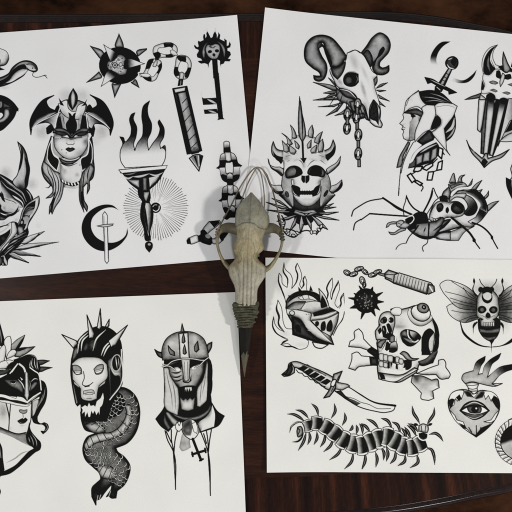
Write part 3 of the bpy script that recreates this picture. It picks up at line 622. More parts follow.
    d.F('*128,-5 143,-24 *162,-5 *158,60 *128,275 *106,280', .74, g=(150, -10, .05, 140, 75, .82), e=(.25, 6), o=4).F('*162,20 *172,-5 *190,0 *140,280 *126,278', .06)
    d.F('*188,8 208,-4 *226,10 *202,100 *152,290 *138,280', .76, g=(208, 0, .05, 190, 85, .84), e=(.25, 6), o=4).F('*218,20 *228,0 *250,0 *210,130 *160,280 *150,288', .1)
    d.F('*235,-5 *330,-5 *330,60 *240,110 *180,240 *205,130', .72, g=(215, 100, .8, 290, 100, .3), o=4).F('*256,90 *330,60 *330,130 *215,170', .05)
    d.F('*185,215 220,185 *330,150 *330,190 240,215', .82, e=(.5, 10, 0, -1), o=5)
    d.F('*20,208 35,240 70,275 *100,300 *115,275 *125,275 *130,300 180,285 *238,255 200,295 150,315 *110,348 90,320 45,270', .8, e=(.25, 10), o=6)
    d.F('*110,345 95,322 110,300 *130,318', .1).B(60, 260, 10, .95, .7, False)
    d = Ink('thorn_drawing', 'printed thorn tip cut off by the photo edge', (500, 160, 536, 205)); R.append(d)
    d.at(462, 100, 100)
    d.F('*256,325 246,350 250,400 *240,410 *222,400 225,440 240,480 *256,512 *330,512 *330,320', .3, g=(230, 440, .1, 270, 420, .8), o=6)
    d.F('*222,402 *250,412 245,440 *256,505 235,470', .07)
    return R
def drawings_heads():
    R = []
    d = Ink('masked_woman_drawing', 'printed masked woman weeping dark tears under a crown of leaves', (-40, 318, 58, 498)); R.append(d)
    d.at(0, 316, 60)
    # leaves
    d.F('*-120,300 -40,120 *-10,60 0,160 *-20,300', .3, e=(.06, 20), o=5)
    d.F('*0,50 15,100 28,150 40,200 *35,260 *0,250 *-40,200', .2, e=(.05, 12, 1, 0), o=5).L('5,110 14,180 20,230', 6, .6, 'b')
    d.F('*40,260 40,210 60,180 90,172 *100,200 100,270 80,340 *60,370', .92, e=(.5, 14, -.3, 1), o=7)
    d.F('*100,245 150,200 *218,160 205,200 180,250 150,285 *100,300', .6, e=(.06, 18, .5, 1), o=6).F('*130,290 160,240 *200,185 185,245 155,285', .1)
    d.F('*130,345 140,300 170,275 240,265 *305,258 270,290 220,325 *170,350', .6, e=(.1, 14), o=6).F('*150,300 175,275 240,268 220,280 *170,300', .1)
    d.F('*0,400 -10,330 10,270 40,245 55,280 50,340 *40,390', .88, e=(.4, 14, .3, 1), o=6)
    d.F('*60,365 70,325 100,290 130,285 145,305 *130,335 100,350', .88, e=(.4, 14, 0, 1), o=6)
    d.F('*320,375 370,372 *430,380 400,395 360,415 *335,420', .35, e=(.06, 10), o=5).F('*350,430 400,432 *452,438 400,455 350,475 *320,470', .35, e=(.06, 10), o=5)
    d.F('*120,370 180,350 250,325 300,335 330,385 350,440 *340,480 *310,520 *150,520', .12, e=(.05, 10))
    d.M('265,380 260,430 270,450/280,360 275,420 295,450/300,360 300,410 315,450/320,380 322,420 330,455', 7, .75, 'b')
    d.L('265,330 310,350 325,400', 8, .5, 'b')
    d.F('*0,450 0,400 50,378 110,378 130,395 *95,420 70,440 *40,450', .88, e=(.45, 16, .4, 1), o=6)
    d.F('*60,430 110,390 140,390 *100,445 *75,460', .1).L('60,385 75,410 60,440', 4, .3)
    d.F('*-10,460 40,450 80,445 *90,470 60,490 *0,505', .3, e=(.06, 10), o=5).L('0,455 50,455', 5, .9)
    # hair at right and curl
    d.at(0, 372, 60)
    d.F('*340,60 380,80 405,140 405,200 390,260 350,330 *325,380 330,420 350,435 *380,425 410,440 420,470 405,500 *370,530 350,500 *380,500 388,470 370,450 *330,445 290,430 275,390 *280,290 *340,220', .12, e=(.05, 10))
    d.M('390,130 375,210 330,290/370,190 350,250 310,320/340,240 320,300 300,350', 8, .5, 'b')
    d.M('395,440 410,470 390,500', 4, .6)
    # face
    d.F('*-120,230 0,240 60,250 100,270 160,285 240,285 *280,255 *275,380 255,450 *240,500 200,560 90,570 *0,520 *-120,460', .9, e=(.4, 22, -.5, .9), o=3)
    d.B(30, 330, 50, .45, .7, ry=80).B(90, 480, 20, .7, .5)
    d.F('*280,250 330,230 *320,300 290,370 *280,380', .7, o=4)
    d.F('*165,320 185,315 200,320 *238,315 235,340 215,355 *190,352 170,340', .6, e=(.2, 10))
    d.L('200,350 202,385', 4)
    d.F('*150,415 175,400 *195,390 *205,398 *220,385 240,405 225,425 200,440 175,438', .18, e=(.05, 8)).L('165,422 195,436 225,428', 6, .5, 'b').B(190, 455, 22, .6, .5, False, ry=8)
    d.M('55,260 70,320 80,370 78,510/95,270 88,350 82,420/65,300 78,350', 8, .05).M('275,250 270,330 268,400 255,460', 8, .05)
    # mask
    d.at(0, 316, 60)
    d.F('*60,520 *90,480 *150,400 165,400 200,430 260,455 300,470 *330,480 *345,520', .06)
    d.at(0, 372, 60)
    d.F('*-130,60 0,50 *60,20 *130,-80 *170,-80 *330,-20 350,60 360,140 *355,170 290,205 *235,245 190,220 100,205 *30,190 *-130,190', .06)
    d.F('*85,10 *155,-75 *160,-70 *110,0', .9).L('90,10 155,-72', 9, .95).L('170,-70 205,-40 225,20 235,70', 16, .85).L('260,-40 300,-10 330,10 345,60 355,150', 10, .9)
    d.F('*30,60 90,60 150,65 185,90 205,150 *200,185 150,150 90,120 *55,90', .45, e=(.08, 16), o=3).F('*85,80 120,72 145,85 115,100', .1).L('100,92 125,98 140,88', 4, .9)
    d.L('160,60 195,100 215,150', 9, .85, 'b').F('*175,40 *200,60 *190,70', .9)
    d.F('*255,170 270,110 300,80 325,85 310,120 280,150', .55, e=(.1, 14)).L('270,80 300,55 330,60', 7, .85, 'b').L('258,70 262,100 250,170', 5, .7, 'b')
    d.F('*215,0 *245,0 *250,100 *255,200 *235,245 *210,200 *215,120', .78, e=(.12, 12)).L('228,0 232,120 236,230', 5, .95)
    d.F('*-130,200 0,185 40,190 100,210 *140,225 *150,205 200,215 *235,245 *290,200 355,170 *350,182 290,220 *240,265 150,240 90,235 30,215 *-130,225', .96, o=4)
    d.F('*-130,225 30,215 100,235 150,242 *240,265 *350,182 *345,205 280,245 240,270 *160,262 80,250 *-130,245', .06)
    d.F('*0,235 60,240 150,262 *240,278 *275,255 250,285 170,285 90,268 *0,250', .9, o=4)
    # shoulder
    d.at(0, 425, 87)
    d.F('*-180,40 0,40 80,65 120,100 200,125 *210,140 150,175 100,230 *30,265 *20,170 *-180,120', .92)
    d.F('*-180,20 0,15 60,35 110,48 150,45 *165,55 165,100 *185,125 130,100 80,72 *0,40', .55, e=(.2, 14, .2, -1), o=0)
    d.M('0,10 50,32 110,50 155,42', 6).L('40,220 90,195 130,165 170,150', 9, .6, 'b')
    d.F('*175,-20 185,30 220,75 242,100 240,140 215,155 *195,130 170,110 155,70 *165,25', .1)
    d.M('180,60 195,90 200,120/190,50 215,90 220,125/170,70 180,100', 5, .6, 'b')
    d.F('*215,130 240,140 210,160 170,195 110,250 60,285 *0,300 *-20,285 40,262 90,235 140,185 175,150', .06)
    d.F('*0,95 15,130 20,190 *30,262 *0,310 *-180,320 *-180,90', .1, e=(.4, 10, -1, 0)).L('0,130 8,190', 5, .6)
    d.F('*-60,370 *0,365 8,390 *0,415 *-60,430', .05)
    # serpent bodied head
    d = Ink('serpent_knight_drawing', 'printed spike helmeted head growing from a coiled scaly serpent body', (58, 306, 146, 508)); R.append(d)
    d.at(74, 386, 120)
    body = '*30,110 35,150 50,185 90,200 60,215 40,260 50,310 85,345 110,370 115,395 *100,410 80,430 *78,470 *95,505 *95,485 110,480 130,455 150,430 *165,415 *160,440 *140,470 *150,465 160,475 *180,475 *185,445 215,420 235,380 240,340 215,300 185,275 *180,262 230,240 265,195 280,140 280,90 265,45 235,15 205,5 *180,10 *150,80'
    d.F(body, .42, e=(.05, 18), o=6)
    d.F('*35,120 80,130 110,150 150,140 205,110 220,60 200,30 *180,20 *150,80 *60,110', .16, e=(.05, 12), clip=True)
    # belly plates
    d.F('*45,165 75,150 110,160 130,175 *135,195 100,200 70,190', .74, e=(.2, 16), clip=True, o=4)
    d.F('*65,215 110,200 160,195 205,160 225,110 220,80 240,80 250,120 240,165 205,205 150,228 90,245 *55,275 45,255', .76, e=(.25, 10), clip=True, o=4)
    d.M('70,210 85,245/95,200 115,240/125,197 145,232/155,195 175,220/185,180 205,205/205,150 235,175/220,115 250,130/55,235 65,260/75,165 95,155/95,190 115,165', 3, .15)
    d.F('*95,340 130,335 165,345 185,370 *175,395 140,395 115,385', .72, e=(.2, 12), clip=True, o=4).M('110,365 125,340/125,385 145,345/150,392 165,350', 3, .15)
    # scales: rows of small arcs
    rr = random.Random(4)
    def scales(path, wdt, n_, rows):
        P_ = [tuple(map(float, q.split(','))) for q in path.split()]
        for i_ in range(n_):
            u = i_ / (n_ - 1) * (len(P_) - 1.001); a_ = int(u); f_ = u - a_
            x_ = P_[a_][0] * (1 - f_) + P_[a_ + 1][0] * f_; y_ = P_[a_][1] * (1 - f_) + P_[a_ + 1][1] * f_
            tx, ty = P_[a_ + 1][0] - P_[a_][0], P_[a_ + 1][1] - P_[a_][1]; l_ = math.hypot(tx, ty); tx /= l_; ty /= l_
            for r_ in range(rows):
                o_ = (r_ - (rows - 1) / 2 + (.5 if i_ % 2 else 0)) * wdt / rows
                cx_, cy_ = x_ - ty * o_ + rr.uniform(-1, 1), y_ + tx * o_ + rr.uniform(-1, 1)
                s_ = wdt / rows * .58
                q_ = ['%f,%f' % (cx_ + tx * s_ * 1.25 * math.cos(w_) - ty * s_ * math.sin(w_), cy_ + ty * s_ * 1.25 * math.cos(w_) + tx * s_ * math.sin(w_)) for w_ in (-1.75, -1.1, -.5, 0, .5, 1.1, 1.75)]
                d.L(' '.join(q_), 6.4, .04, 'b', .9, True); d.L(' '.join(q_), 2.6, rr.choice((.95, .85, .6)), 'b', 1, True)
    d.last = None
    d.F(body, .5, clip=False) if False else None
    W_ = Ink('m', 'm', (58, 306, 146, 508)).at(74, 386, 120); W_.F(body, .5); d.last = W_.last
    scales('200,40 190,80 160,120 120,160', 60, 9, 4)
    scales('240,40 262,90 258,140 230,190 190,225 140,248', 30, 15, 2)
    scales('85,255 80,290 110,310', 55, 6, 3)
    scales('110,290 150,300 190,330 210,370 190,410', 75, 10, 5)
    d.B(105, 440, 45, .05, .8).B(170, 445, 30, .06, .6).B(60, 150, 20, .1, .5)
    d.M('100,485 104,465/110,480 116,462/150,468 158,445', 3, .7)
    # head
    d.at(62, 340, 80)
    d.F('*60,120 55,200 65,290 *85,400 *100,425 *120,410 125,500 *128,520 *290,520 *320,420 *390,280 388,60 380,10 350,-45 290,-85 220,-88 150,-50 90,20', .06)
    d.F('*68,270 *80,290 *105,400 *92,412', .66, e=(.2, 8), o=4)
    d.F('*65,150 110,115 175,108 250,118 *290,155 292,240 *240,290 230,330 *225,375 185,388 130,375 *120,310 *70,250', .94, e=(.6, 24), o=5)
    d.B(180, 360, 30, .6, .4)
    d.F('*68,160 100,160 125,180 *130,215 95,220 75,200', .6, e=(.3, 8), o=4).F('*80,198 *125,195 115,215 90,215', .95, o=3).L('85,205 120,203', 4, .4)
    d.F('*205,185 230,160 265,155 *270,180 255,210 220,218', .6, e=(.3, 8), o=4).F('*210,195 *265,180 255,200 220,210', .95, o=3).L('215,202 258,190', 4, .4)
    d.L('140,200 145,240 135,285 150,292 180,285 200,270', 5, .08).L('150,296 175,292', 9, .08)
    d.F('*140,325 170,318 205,322 *210,340 175,335 *140,345', .7, o=4).M('150,350 175,345 200,348/160,372 190,372', 4, .3)
    d.F('*75,262 110,290 *122,310 *125,370 100,330', .08).F('*78,264 *108,288 *112,302 *82,280', .65)
    d.F('*285,250 240,290 *230,320 *235,350 270,320 *285,290', .08).F('*280,258 *245,288 *238,302 *275,275', .65)
    # beard
    d.F('*115,410 *128,430 *150,415 *165,425 *175,400 *185,420 *205,415 *215,425 *225,390 *250,370 *265,335 *270,370 255,420 *245,430 *242,475 *235,455 *222,478 *212,450 *200,470 *190,450 *182,490 *172,490 *165,460 *150,490 *148,455 *130,470 *135,445', .96)
    # ear plate
    d.F('*290,130 330,100 370,85 *385,110 *385,280 *310,390 *305,300', .62, e=(.1, 16), o=5)
    d.F('*308,170 *320,200 340,225 365,225 *378,280 *315,360', .07).L('308,380 378,285 382,60', 7, .9)
    d.E(350, 145, 30, 52, 5, c=.06, o=7, oc=.7).L('345,105 355,180', 7, .8, 'b').L('362,110 368,170', 5, .7, 'b').L('318,180 335,210 370,215', 6, .8, 'b')
    # helm ribs
    d.F('*65,140 75,70 *90,40 110,60 100,100', .5, e=(.1, 12))
    d.at(58, 305, 120)
    d.M('85,205 95,150 130,115/100,195 108,150 135,125/150,195 165,145 205,105/185,215 200,180 235,145/195,218 210,185 240,155', 6, .9, 'b')
    d.B(150, 170, 20, .5, .6, False, ry=30, rot=20).B(120, 180, 10, .5, .6, False, ry=25, rot=20)
    for t in ('18,125 80,152 87,163 68,184', '125,42 158,122 152,140 134,142', '182,15 188,92 180,104 168,98', '220,60 219,88 213,95 203,92', '298,85 248,170 228,180 216,152'):
        d.S(t, .85, e=(.05, 8, .7, .4), o=5)
    # screaming knight
    d = Ink('screaming_knight_drawing', 'printed screaming crusader in a spiked helm with a hanging cross', (152, 320, 228, 500)); R.append(d)
    d.at(150, 400, 100)
    # collar
    d.F('*80,-30 75,30 *30,95 55,130 *95,160 *120,130 160,100 250,100 *255,165 *310,148 350,130 *382,80 350,60 *315,10 310,-30', .08, o=4)
    d.F('*80,40 110,75 *150,110 130,130 100,100 *82,70', .72, e=(.2, 10)).F('*75,55 85,90 *110,140 *95,155 70,120', .55, e=(.08, 12))
    d.F('*320,20 335,70 *330,135 *260,160 245,120 290,80', .88, e=(.3, 16, -1, .3), o=4)
    d.F('*90,20 120,60 200,85 290,50 *315,10 310,50 260,95 200,105 130,85', .8, e=(.12, 16), o=4)
    d.F('*125,80 200,105 *260,95 240,120 *160,120', .12)
    d.M('78,155 90,200 120,260 132,455/110,150 112,210 122,255/145,140 130,200 124,260/85,160 110,215/262,165 285,225 296,260 310,485/290,158 297,210 298,260/315,150 305,210 300,260/275,170 290,220', 6, .06)
    d.L('122,262 131,455', 9, .06, 'e').L('298,260 310,486', 8, .06, 'e')
    # crest and cross
    d.F('*165,170 205,175 *205,215 *210,240 185,255 165,260 *150,240 155,215', .72, e=(.5, 10)).B(175, 220, 20, .45, .6)
    d.F('165,120 210,95 245,125 245,175 215,200 185,185 165,155', .9, o=5).F('*165,115 210,95 *220,140 *210,180 *180,180 165,150', .2, e=(.45, 14)).B(195, 150, 18, .6, .6)
    d.F('*130,130 *140,110 *150,130 *165,105 *168,140 *150,160 *135,150', .95, o=4).F('*215,120 *235,110 *245,140 *240,170 *225,160', .95, o=3)
    d.L('220,198 240,250 262,305', 14, .05).L('218,276 284,256', 13, .05).M('256,308 272,300/216,266 220,286/282,246 286,266', 10, .05)
    # helm
    d.at(150, 318, 100)
    d.F('*72,205 75,420 *80,480 150,490 250,490 *310,440 300,200', .07)
    d.F('*25,160 45,172 *65,175 *65,205 45,195', .4, e=(.06, 8), o=6).F('*318,122 295,135 *290,155 *300,178 315,150', .5, e=(.06, 8), o=6)
    d.F('*65,215 62,160 85,105 130,75 170,68 230,75 275,105 295,160 *300,200 240,210 *150,210', .66, e=(.3, 24), o=5)
    d.B(110, 130, 24, .85, .7).B(230, 100, 22, .85, .6).B(265, 170, 25, .8, .5)
    d.F('*148,78 *195,74 *202,205 *155,205', .9, e=(.5, 8), o=6)
    for t in ('*165,28 *158,70 *178,72', '*172,78 165,108 *165,124 172,128 *181,120 178,100', '*178,135 170,165 *170,180 178,185 *188,178 184,160', '*94,140 98,170 *105,185 *128,192 *126,172 108,158', '*245,117 228,148 *230,168 *238,174 *252,160 248,140'):
        d.F(t, .45, e=(.05, 7, 1, .4), o=5)
    d.at(160, 350, 54)
    # face
    d.F('*75,150 100,120 200,100 300,95 *420,120 415,200 380,290 *350,340 345,500 *190,512 *185,360 130,300 90,240', .62, e=(.1, 30))
    d.F('*80,150 120,130 200,110 *205,190 170,160 110,170', .06).F('*290,105 340,95 *410,120 350,140 290,170', .1)
    d.M('110,210 160,215 205,200/110,250 165,255 210,235/130,290 170,290 215,270', 13, .08, 'b').M('120,230 165,235 205,218/130,270 175,270', 8, .8, 'b')
    d.B(340, 230, 36, .92, .9).B(250, 320, 60, .85, .7, ry=16)
    d.F('*135,185 160,172 *195,178 185,195 155,198', .97).F('*300,165 330,150 *355,160 330,180 305,178', .97)
    d.F('*170,355 250,335 345,345 *345,440 330,470 260,480 *190,470', .05)
    d.F('*230,400 *240,368 *250,395 *258,360 *270,395 *282,365 *290,390 *305,375 *300,350 *240,350', .85, e=(.5, 6))
    d.F('*185,430 210,440 *240,462 260,445 *285,465 *310,440 *345,430 335,500 *330,512 *200,512', .86, e=(.3, 16, 0, 1), o=4).M('210,450 225,465 240,450 260,465 280,450 300,462', 5, .2)
    d.F('*175,352 250,338 345,345 *350,440 335,500 260,512 *190,505 178,430', .05)
    d.F('*232,400 *240,368 *250,395 *258,358 *270,395 *282,362 *290,390 *306,378 *302,348 *238,350', .88, e=(.45, 6))
    d.F('*190,440 205,455 *225,470 245,455 *262,470 285,452 *310,465 *335,440 328,500 *320,560 260,575 *205,560 195,500', .8, e=(.3, 22), o=5).M('205,448 215,468/228,455 240,470/262,455 272,468/290,450 300,465', 6, .25)
    # nasal
    d.F('*200,80 *290,80 *280,270 262,292 240,292 *225,270', .82, e=(.25, 14), o=6).M('232,110 240,270/262,110 258,275', 6, .4).F('*215,230 235,295 270,300 *298,230 *300,290 270,310 225,305', .06)
    # brow wire
    d.M('30,135 70,140 110,110 195,85 290,80 390,95/25,155 85,150 150,190/330,165 380,140 420,100 460,70/390,95 420,95', 13, .05).M('30,135 70,140 110,110 195,85 290,80 390,95/25,155 85,150 150,190/330,165 380,140 420,100 460,70/390,95 420,95', 6.5, .97)
    # cheek plates
    d.F('*35,165 75,165 100,240 150,320 *175,360 185,512 *170,620 60,560 45,350', .78, e=(.25, 12), o=5).M('60,180 80,290 110,420 120,560/120,300 140,400 150,560', 9, .45, 'b')
    d.F('*445,90 455,120 455,250 450,470 *380,540 *350,530 360,350 400,290 430,190', .78, e=(.25, 12), o=5).M('440,130 425,300 400,420/400,300 385,420 380,500', 8, .45, 'b')
    d.F('*455,110 485,200 490,400 *440,520 *452,300', .06)
    return R
def drawings_curiosities():
    R = []
    d = Ink('flaming_helmet_drawing', 'printed visored knight helmet wreathed in pale flames', (266, 258, 344, 354)); R.append(d)
    d.at(264, 258, 94)
    fl = dict(c=.97, o=4)
    d.B(80, 150, 40, .6, .5, False, ry=70).B(60, 330, 36, .66, .5, False, ry=70).B(250, 150, 60, .8, .4, False).B(380, 150, 30, .75, .4, False)
    d.F('*120,250 105,190 80,140 78,100 *82,82 95,100 100,140 *125,160 130,120 105,70 *108,25 115,60 145,90 155,120 *150,165 175,130 180,80 170,50 *180,28 195,60 205,100 195,150 *205,165 215,130 212,110 *222,98 232,130 230,160 *240,200 *180,260', **fl)
    d.M('82,85 78,120 95,170 118,235/108,28 104,70 128,115 125,158/180,30 172,60 182,90 175,130 152,165/222,100 212,120 216,145 200,168', 8, .05, 'b')
    d.F('*340,230 *345,190 340,160 355,125 *370,108 372,150 360,200 *365,225 380,170 400,140 *402,122 410,160 395,210 385,250 *400,270 415,250 415,215 *432,190 435,230 440,280 425,330 400,370 *375,420 *350,330', **fl)
    d.M('370,110 352,135 340,165 348,195 342,225/402,125 384,165 372,195 368,225/434,195 416,225 418,250 408,275', 8, .05, 'b').M('436,290 425,335 395,375 378,410', 4)
    d.F('*155,385 120,380 105,350 100,310 95,270 *75,228 70,270 85,320 80,350 *110,400 80,385 60,360 *52,318 45,360 55,395 90,425 *130,445 *90,470 130,465 160,485 200,495 235,480 *242,450 *200,420', **fl)
    d.M('76,232 66,275 80,320 78,360 110,405/52,322 47,370 65,405 130,440/90,470 120,480 150,480 190,495/130,445 105,455 92,470', 8, .05, 'b')
    d.F('*262,455 275,480 310,490 *348,470', c=.95, o=7)
    d.B(140, 215, 40, .6, .45, False, ry=50).B(110, 410, 40, .66, .45, False, ry=24).B(200, 470, 50, .72, .5, False, ry=20).B(385, 240, 24, .66, .45, False, ry=40)
    # helmet shell
    d.F('*118,270 125,225 165,190 220,178 280,190 *305,205 *297,165 330,205 345,235 *352,265 *405,295 400,340 375,400 *362,425 *378,470 300,455 240,440 *155,415 155,360 130,310', .7, e=(.15, 20), o=6)
    d.F('*130,240 160,200 210,182 260,188 *305,208 *303,240 250,205 190,205 150,225', .2, e=(.05, 8), o=5)
    d.F('*185,215 220,200 265,210 *295,235 240,222 200,225', .85, o=3).L('205,205 215,222', 3).L('240,203 245,222', 3)
    for t in ('*135,220 *132,200 *150,210', '*188,185 *185,155 *205,178', '*245,178 *252,148 *265,178'): d.F(t, .05)
    d.F('*120,270 160,240 *225,235 *235,255 200,275 *150,285 130,300', .6, e=(.12, 18, -.5, -1), o=4)
    d.F('*225,240 290,235 *305,240 *297,165 330,205 345,240 *355,270 *260,300 200,285', .8, e=(.35, 20, -.3, 1), o=4)
    d.F('*305,240 *315,200 330,225 *345,262 310,270', .06)
    d.F('*120,275 200,285 *260,300 *250,340 *330,420 *378,468 300,440 240,400 190,330 150,315 130,310', .84, e=(.2, 14, .2, 1), o=4)
    d.E(152, 298, 14, 12, 20, c=.8, o=5)
    d.F('*150,320 190,330 235,385 290,435 *370,468 300,458 230,440 *155,415', .3, e=(.05, 20), o=5)
    d.F('170,365 180,360 200,400 *195,410 180,400', .05).L('225,370 250,395 235,390', 6, .7, 'b')
    d.F('*265,300 320,280 *370,275 *385,285 330,305 *270,318', .06).L('262,322 330,315 390,292', 6, .85).L('258,335 330,325 395,300', 5, .4)
    d.F('*255,340 330,330 *405,298 398,345 *362,425 310,395', .8, e=(.3, 18, 1, .4), o=5)
    for t in ('280,345 290,342 298,350 290,370 282,368', '318,345 328,342 335,360 325,395 315,395', '350,345 362,335 370,350 358,400 345,398'): d.F(t, .08)
    d.M('228,305 232,305/240,304 244,304/250,303 254,303', 4, .3)
    # ball flail
    d = Ink('ball_flail_drawing', 'printed small spiked ball flail with a ribbed grip', (342, 262, 436, 320)); R.append(d)
    d.at(340, 262, 100)
    for t in ('*105,290 *110,255 *125,258', '*42,183 *75,182 *75,195', '*50,235 *80,215 *90,235', '*178,275 *155,250 *170,240', '*215,155 *180,165 *185,180', '*220,203 *190,195 *190,210', '*95,122 *105,145 *115,140', '*165,128 *150,145 *165,155', '*200,245 *175,232 *185,220', '*70,160 *92,165 *85,175'): d.F(t, .08, o=6)
    d.E(130, 197, 62, 64, c=.2, e=(.04, 24))
    rr = random.Random(2)
    for _ in range(45):
        a_, b_ = rr.uniform(0, 6.28), rr.random() ** .7
        d.E(130 + 44 * b_ * math.cos(a_), 195 + 44 * b_ * math.sin(a_), rr.uniform(2, 6), rr.uniform(1.5, 4), rr.uniform(0, 180), c=rr.choice((.5, .6, .05, .4)))
    for x_, y_, rx, ry, ro in ((35, 55, 20, 13, 30), (68, 62, 22, 12, -20), (95, 35, 24, 12, -15), (125, 50, 20, 11, 40), (165, 65, 24, 12, -15), (190, 50, 22, 11, -15), (112, 95, 14, 22, -20), (122, 118, 9, 14, 10)):
        d.E(x_, y_, rx, ry, ro, c=.85, e=(.06, 6), o=5).E(x_, y_, rx * .45, ry * .4, ro, c=.95, o=4)
        d.F('*%d,%d *%d,%d *%d,%d' % (x_ - rx * .3, y_ + ry * .9, x_ + rx * .8, y_ - 1, x_ + rx * .6, y_ + ry * .8), .05)
    d.F('*195,55 *230,60 *228,75 *195,65', .6, e=(.1, 5), o=4)
    d.F('*225,58 *245,40 *290,55 *280,70 *275,110 *250,95 *228,85', .7, e=(.12, 9), o=6).M('230,62 270,65/232,78 262,88', 4)
    d.F('*275,65 *300,55 *460,105 *470,115 *440,165 *270,108', .75, e=(.06, 14, -.2, 1), o=6)
    for q in range(11): d.L('%d,%d %d,%d' % (296 + q * 15, 60 + q * 5, 286 + q * 15, 104 + q * 5), 3, .15)
    d.F('*450,110 *478,122 *482,150 *450,165 *440,160', .55, e=(.08, 8), o=5).L('455,125 470,150', 6, .95)
    # skull with crossed bones
    d = Ink('skull_and_bones_drawing', 'printed broken skull with crossed bones and bulging eye growths', (345, 300, 452, 404)); R.append(d)
    d.at(345, 300, 110)
    d.F('*155,265 110,235 *70,220 *15,215 *22,190 40,180 42,145 *62,132 78,150 *85,180 120,215 *160,240', .95, e=(.45, 14, -.2, 1), o=5)
    d.F('*150,300 90,305 60,310 *45,325 *15,315 25,290 30,270 *30,248 55,240 *75,258 *150,265', .95, e=(.45, 14, .2, 1), o=5)
    d.F('*120,215 158,245 *160,270 *130,260 100,232', .2, e=(.05, 14)).F('*110,262 *150,265 *150,305 *115,302', .3, e=(.05, 14))
    d.F('*330,340 400,310 *430,300 *432,278 455,275 465,290 *465,310 485,350 *478,362 440,365 *420,345 360,345', .9, e=(.4, 14, -.2, 1), o=5)
    d.F('*305,380 *310,350 350,350 *400,370 425,365 *435,405 *405,420 *410,455 *385,465 350,455 *352,430', .88, e=(.3, 16, .4, -1), o=5)
    d.B(330, 365, 24, .15, .8).B(365, 395, 40, .55, .7)
    # cranium
    d.F('*215,60 *210,42 235,35 *262,42 290,35 *320,25 380,60 *405,85 425,120 432,180 420,250 *405,290 360,300 *340,300 *330,335 290,360 250,380 190,372 *155,365 148,310 *155,260 150,230 *145,200 148,180 138,150 *155,120 160,80 190,58', .94, e=(.45, 20), o=6)
    d.B(250, 110, 40, .66, .7).B(300, 270, 24, .72, .5)
    d.F('*400,90 425,120 434,180 425,230 *405,240 415,180 410,120', .07)
    # growth with faces of its own, upper left
    d.at(368, 300, 36)
    d.F('*110,560 98,500 95,440 130,390 *160,350 148,330 150,270 180,200 240,165 300,165 350,210 *372,240 372,340 350,420 *330,560', .9, e=(.4, 40), o=16)
    d.F('168,300 188,258 230,235 262,270 245,318 200,328', .62, e=(.12, 26), o=8).E(226, 290, 27, 30, 0, c=.04).L('185,290 200,262 225,252', 12, .12, 'b')
    d.F('285,275 310,240 348,255 350,305 318,322 288,305', .05).L('298,268 300,295', 14, .8, 'b')
    d.F('*250,345 280,325 318,370 332,440 *300,490 275,430', .06).F('*190,372 228,358 250,400 250,470 *205,520 190,440', .07).F('*130,425 172,385 186,440 *150,485', .06).L('205,385 222,440', 12, .6, 'b').L('262,450 278,480', 14, .1, 'b')
    d.F('*200,520 260,470 330,470 *380,520 *300,560', .1)
    d.F('*305,162 350,115 430,104 462,122 468,170 440,215 372,215 330,200', .93, e=(.5, 30, -.5, .6), o=9)
    d.B(330, 360, 30, .45, .6, False, ry=60)
    # bulging eye on the crown
    d.at(394, 300, 50)
    d.B(50, 270, 70, .5, .75, False, ry=26)
    d.F('*150,78 132,130 150,190 200,245 265,265 340,238 388,185 *372,150', .84, e=(.4, 26, .3, 1), o=5)
    d.F('*185,68 168,110 185,165 235,205 305,212 355,175 *366,130 345,75 300,35 240,45', .95, e=(.4, 30, -.3, 1), o=12)
    d.E(290, 80, 62, 50, 20, c=.55, e=(.2, 18), o=9).F('275,65 300,48 322,68 312,95 285,88', .04).E(298, 70, 7, c=.9)
    # right temple hollow and dark back of the skull
    d.F('*278,380 315,312 358,290 398,325 400,440 385,520 *275,520', .8, e=(.4, 14), o=8)
    d.F('*278,380 315,312 358,290 400,328 *388,352 360,390 348,460 *375,560 *275,560', .05)
    d.F('*380,180 428,255 456,350 445,430 *425,500 438,400 425,300 400,235', .05)
    # eye socket
    d.F('62,330 100,302 170,305 232,332 268,378 232,430 165,470 105,452 72,400', .07, o=8)
    d.F('*68,322 102,306 128,320 *132,380 100,372 72,360', .5, e=(.1, 18)).F('*155,312 225,335 258,372 *236,395 200,390 160,345', .35, g=(170, 330, .7, 235, 385, .06))
    d.F('*75,378 132,388 200,425 *215,440 165,440 110,410', .6, e=(.15, 14)).L('134,308 138,360 158,395 215,425 240,408', 13, .95).L('80,430 98,452 125,468', 12, .9, 'b').L('138,384 160,400 205,425', 6, .06, 'b')
    # face below
    d.at(374, 330, 50)
    d.F('*105,195 130,112 158,140 152,192 *125,212', .06).F('*150,190 165,132 212,112 226,208 190,226 *150,220', .5, g=(190, 130, .7, 190, 205, .06), o=8).F('*150,115 160,62 195,50 *206,112 175,125', .55, e=(.12, 14), o=6)
    d.F('*25,135 60,105 118,97 92,140 62,182 *32,165', .6, e=(.15, 18), o=8)
    d.L('70,205 95,165 118,110', 8, .1, 'b').L('228,60 225,130 236,215', 7, .35, 'b').B(262, 60, 22, .6, .5, False, ry=60)
    d.F('*46,225 100,225 150,235 240,250 300,285 *388,310 372,385 330,410 *250,415 150,395 *40,370', .84)
    for x0, y0, x1, y1 in ((52, 236, 92, 308), (95, 246, 132, 312), (140, 258, 186, 322), (216, 270, 252, 332), (252, 290, 290, 345), (48, 314, 90, 372), (94, 326, 130, 382)):
        d.F('%d,%d %d,%d %d,%d %d,%d' % (x0, y0, x1, y0 + 4, x1 - 3, y1, x0 + 3, y1 - 3), .84, e=(.38, 14), o=6)
    d.F('*290,305 330,300 *382,312 372,380 332,405 *292,382 302,345', .06).F('*186,262 *216,272 *214,330 *236,345 *240,400 *215,390 *216,340 *184,330', .06).F('*134,318 *156,322 *156,385 *134,392', .06).F('*160,330 *184,330 *180,350 *165,392', .08)
    d.F('*186,338 205,332 216,345 *204,388', .95).F('*250,356 265,350 276,365 *266,405', .95).F('*288,385 *316,382 *300,425', .95).L('50,308 130,318 250,350', 6, .25)
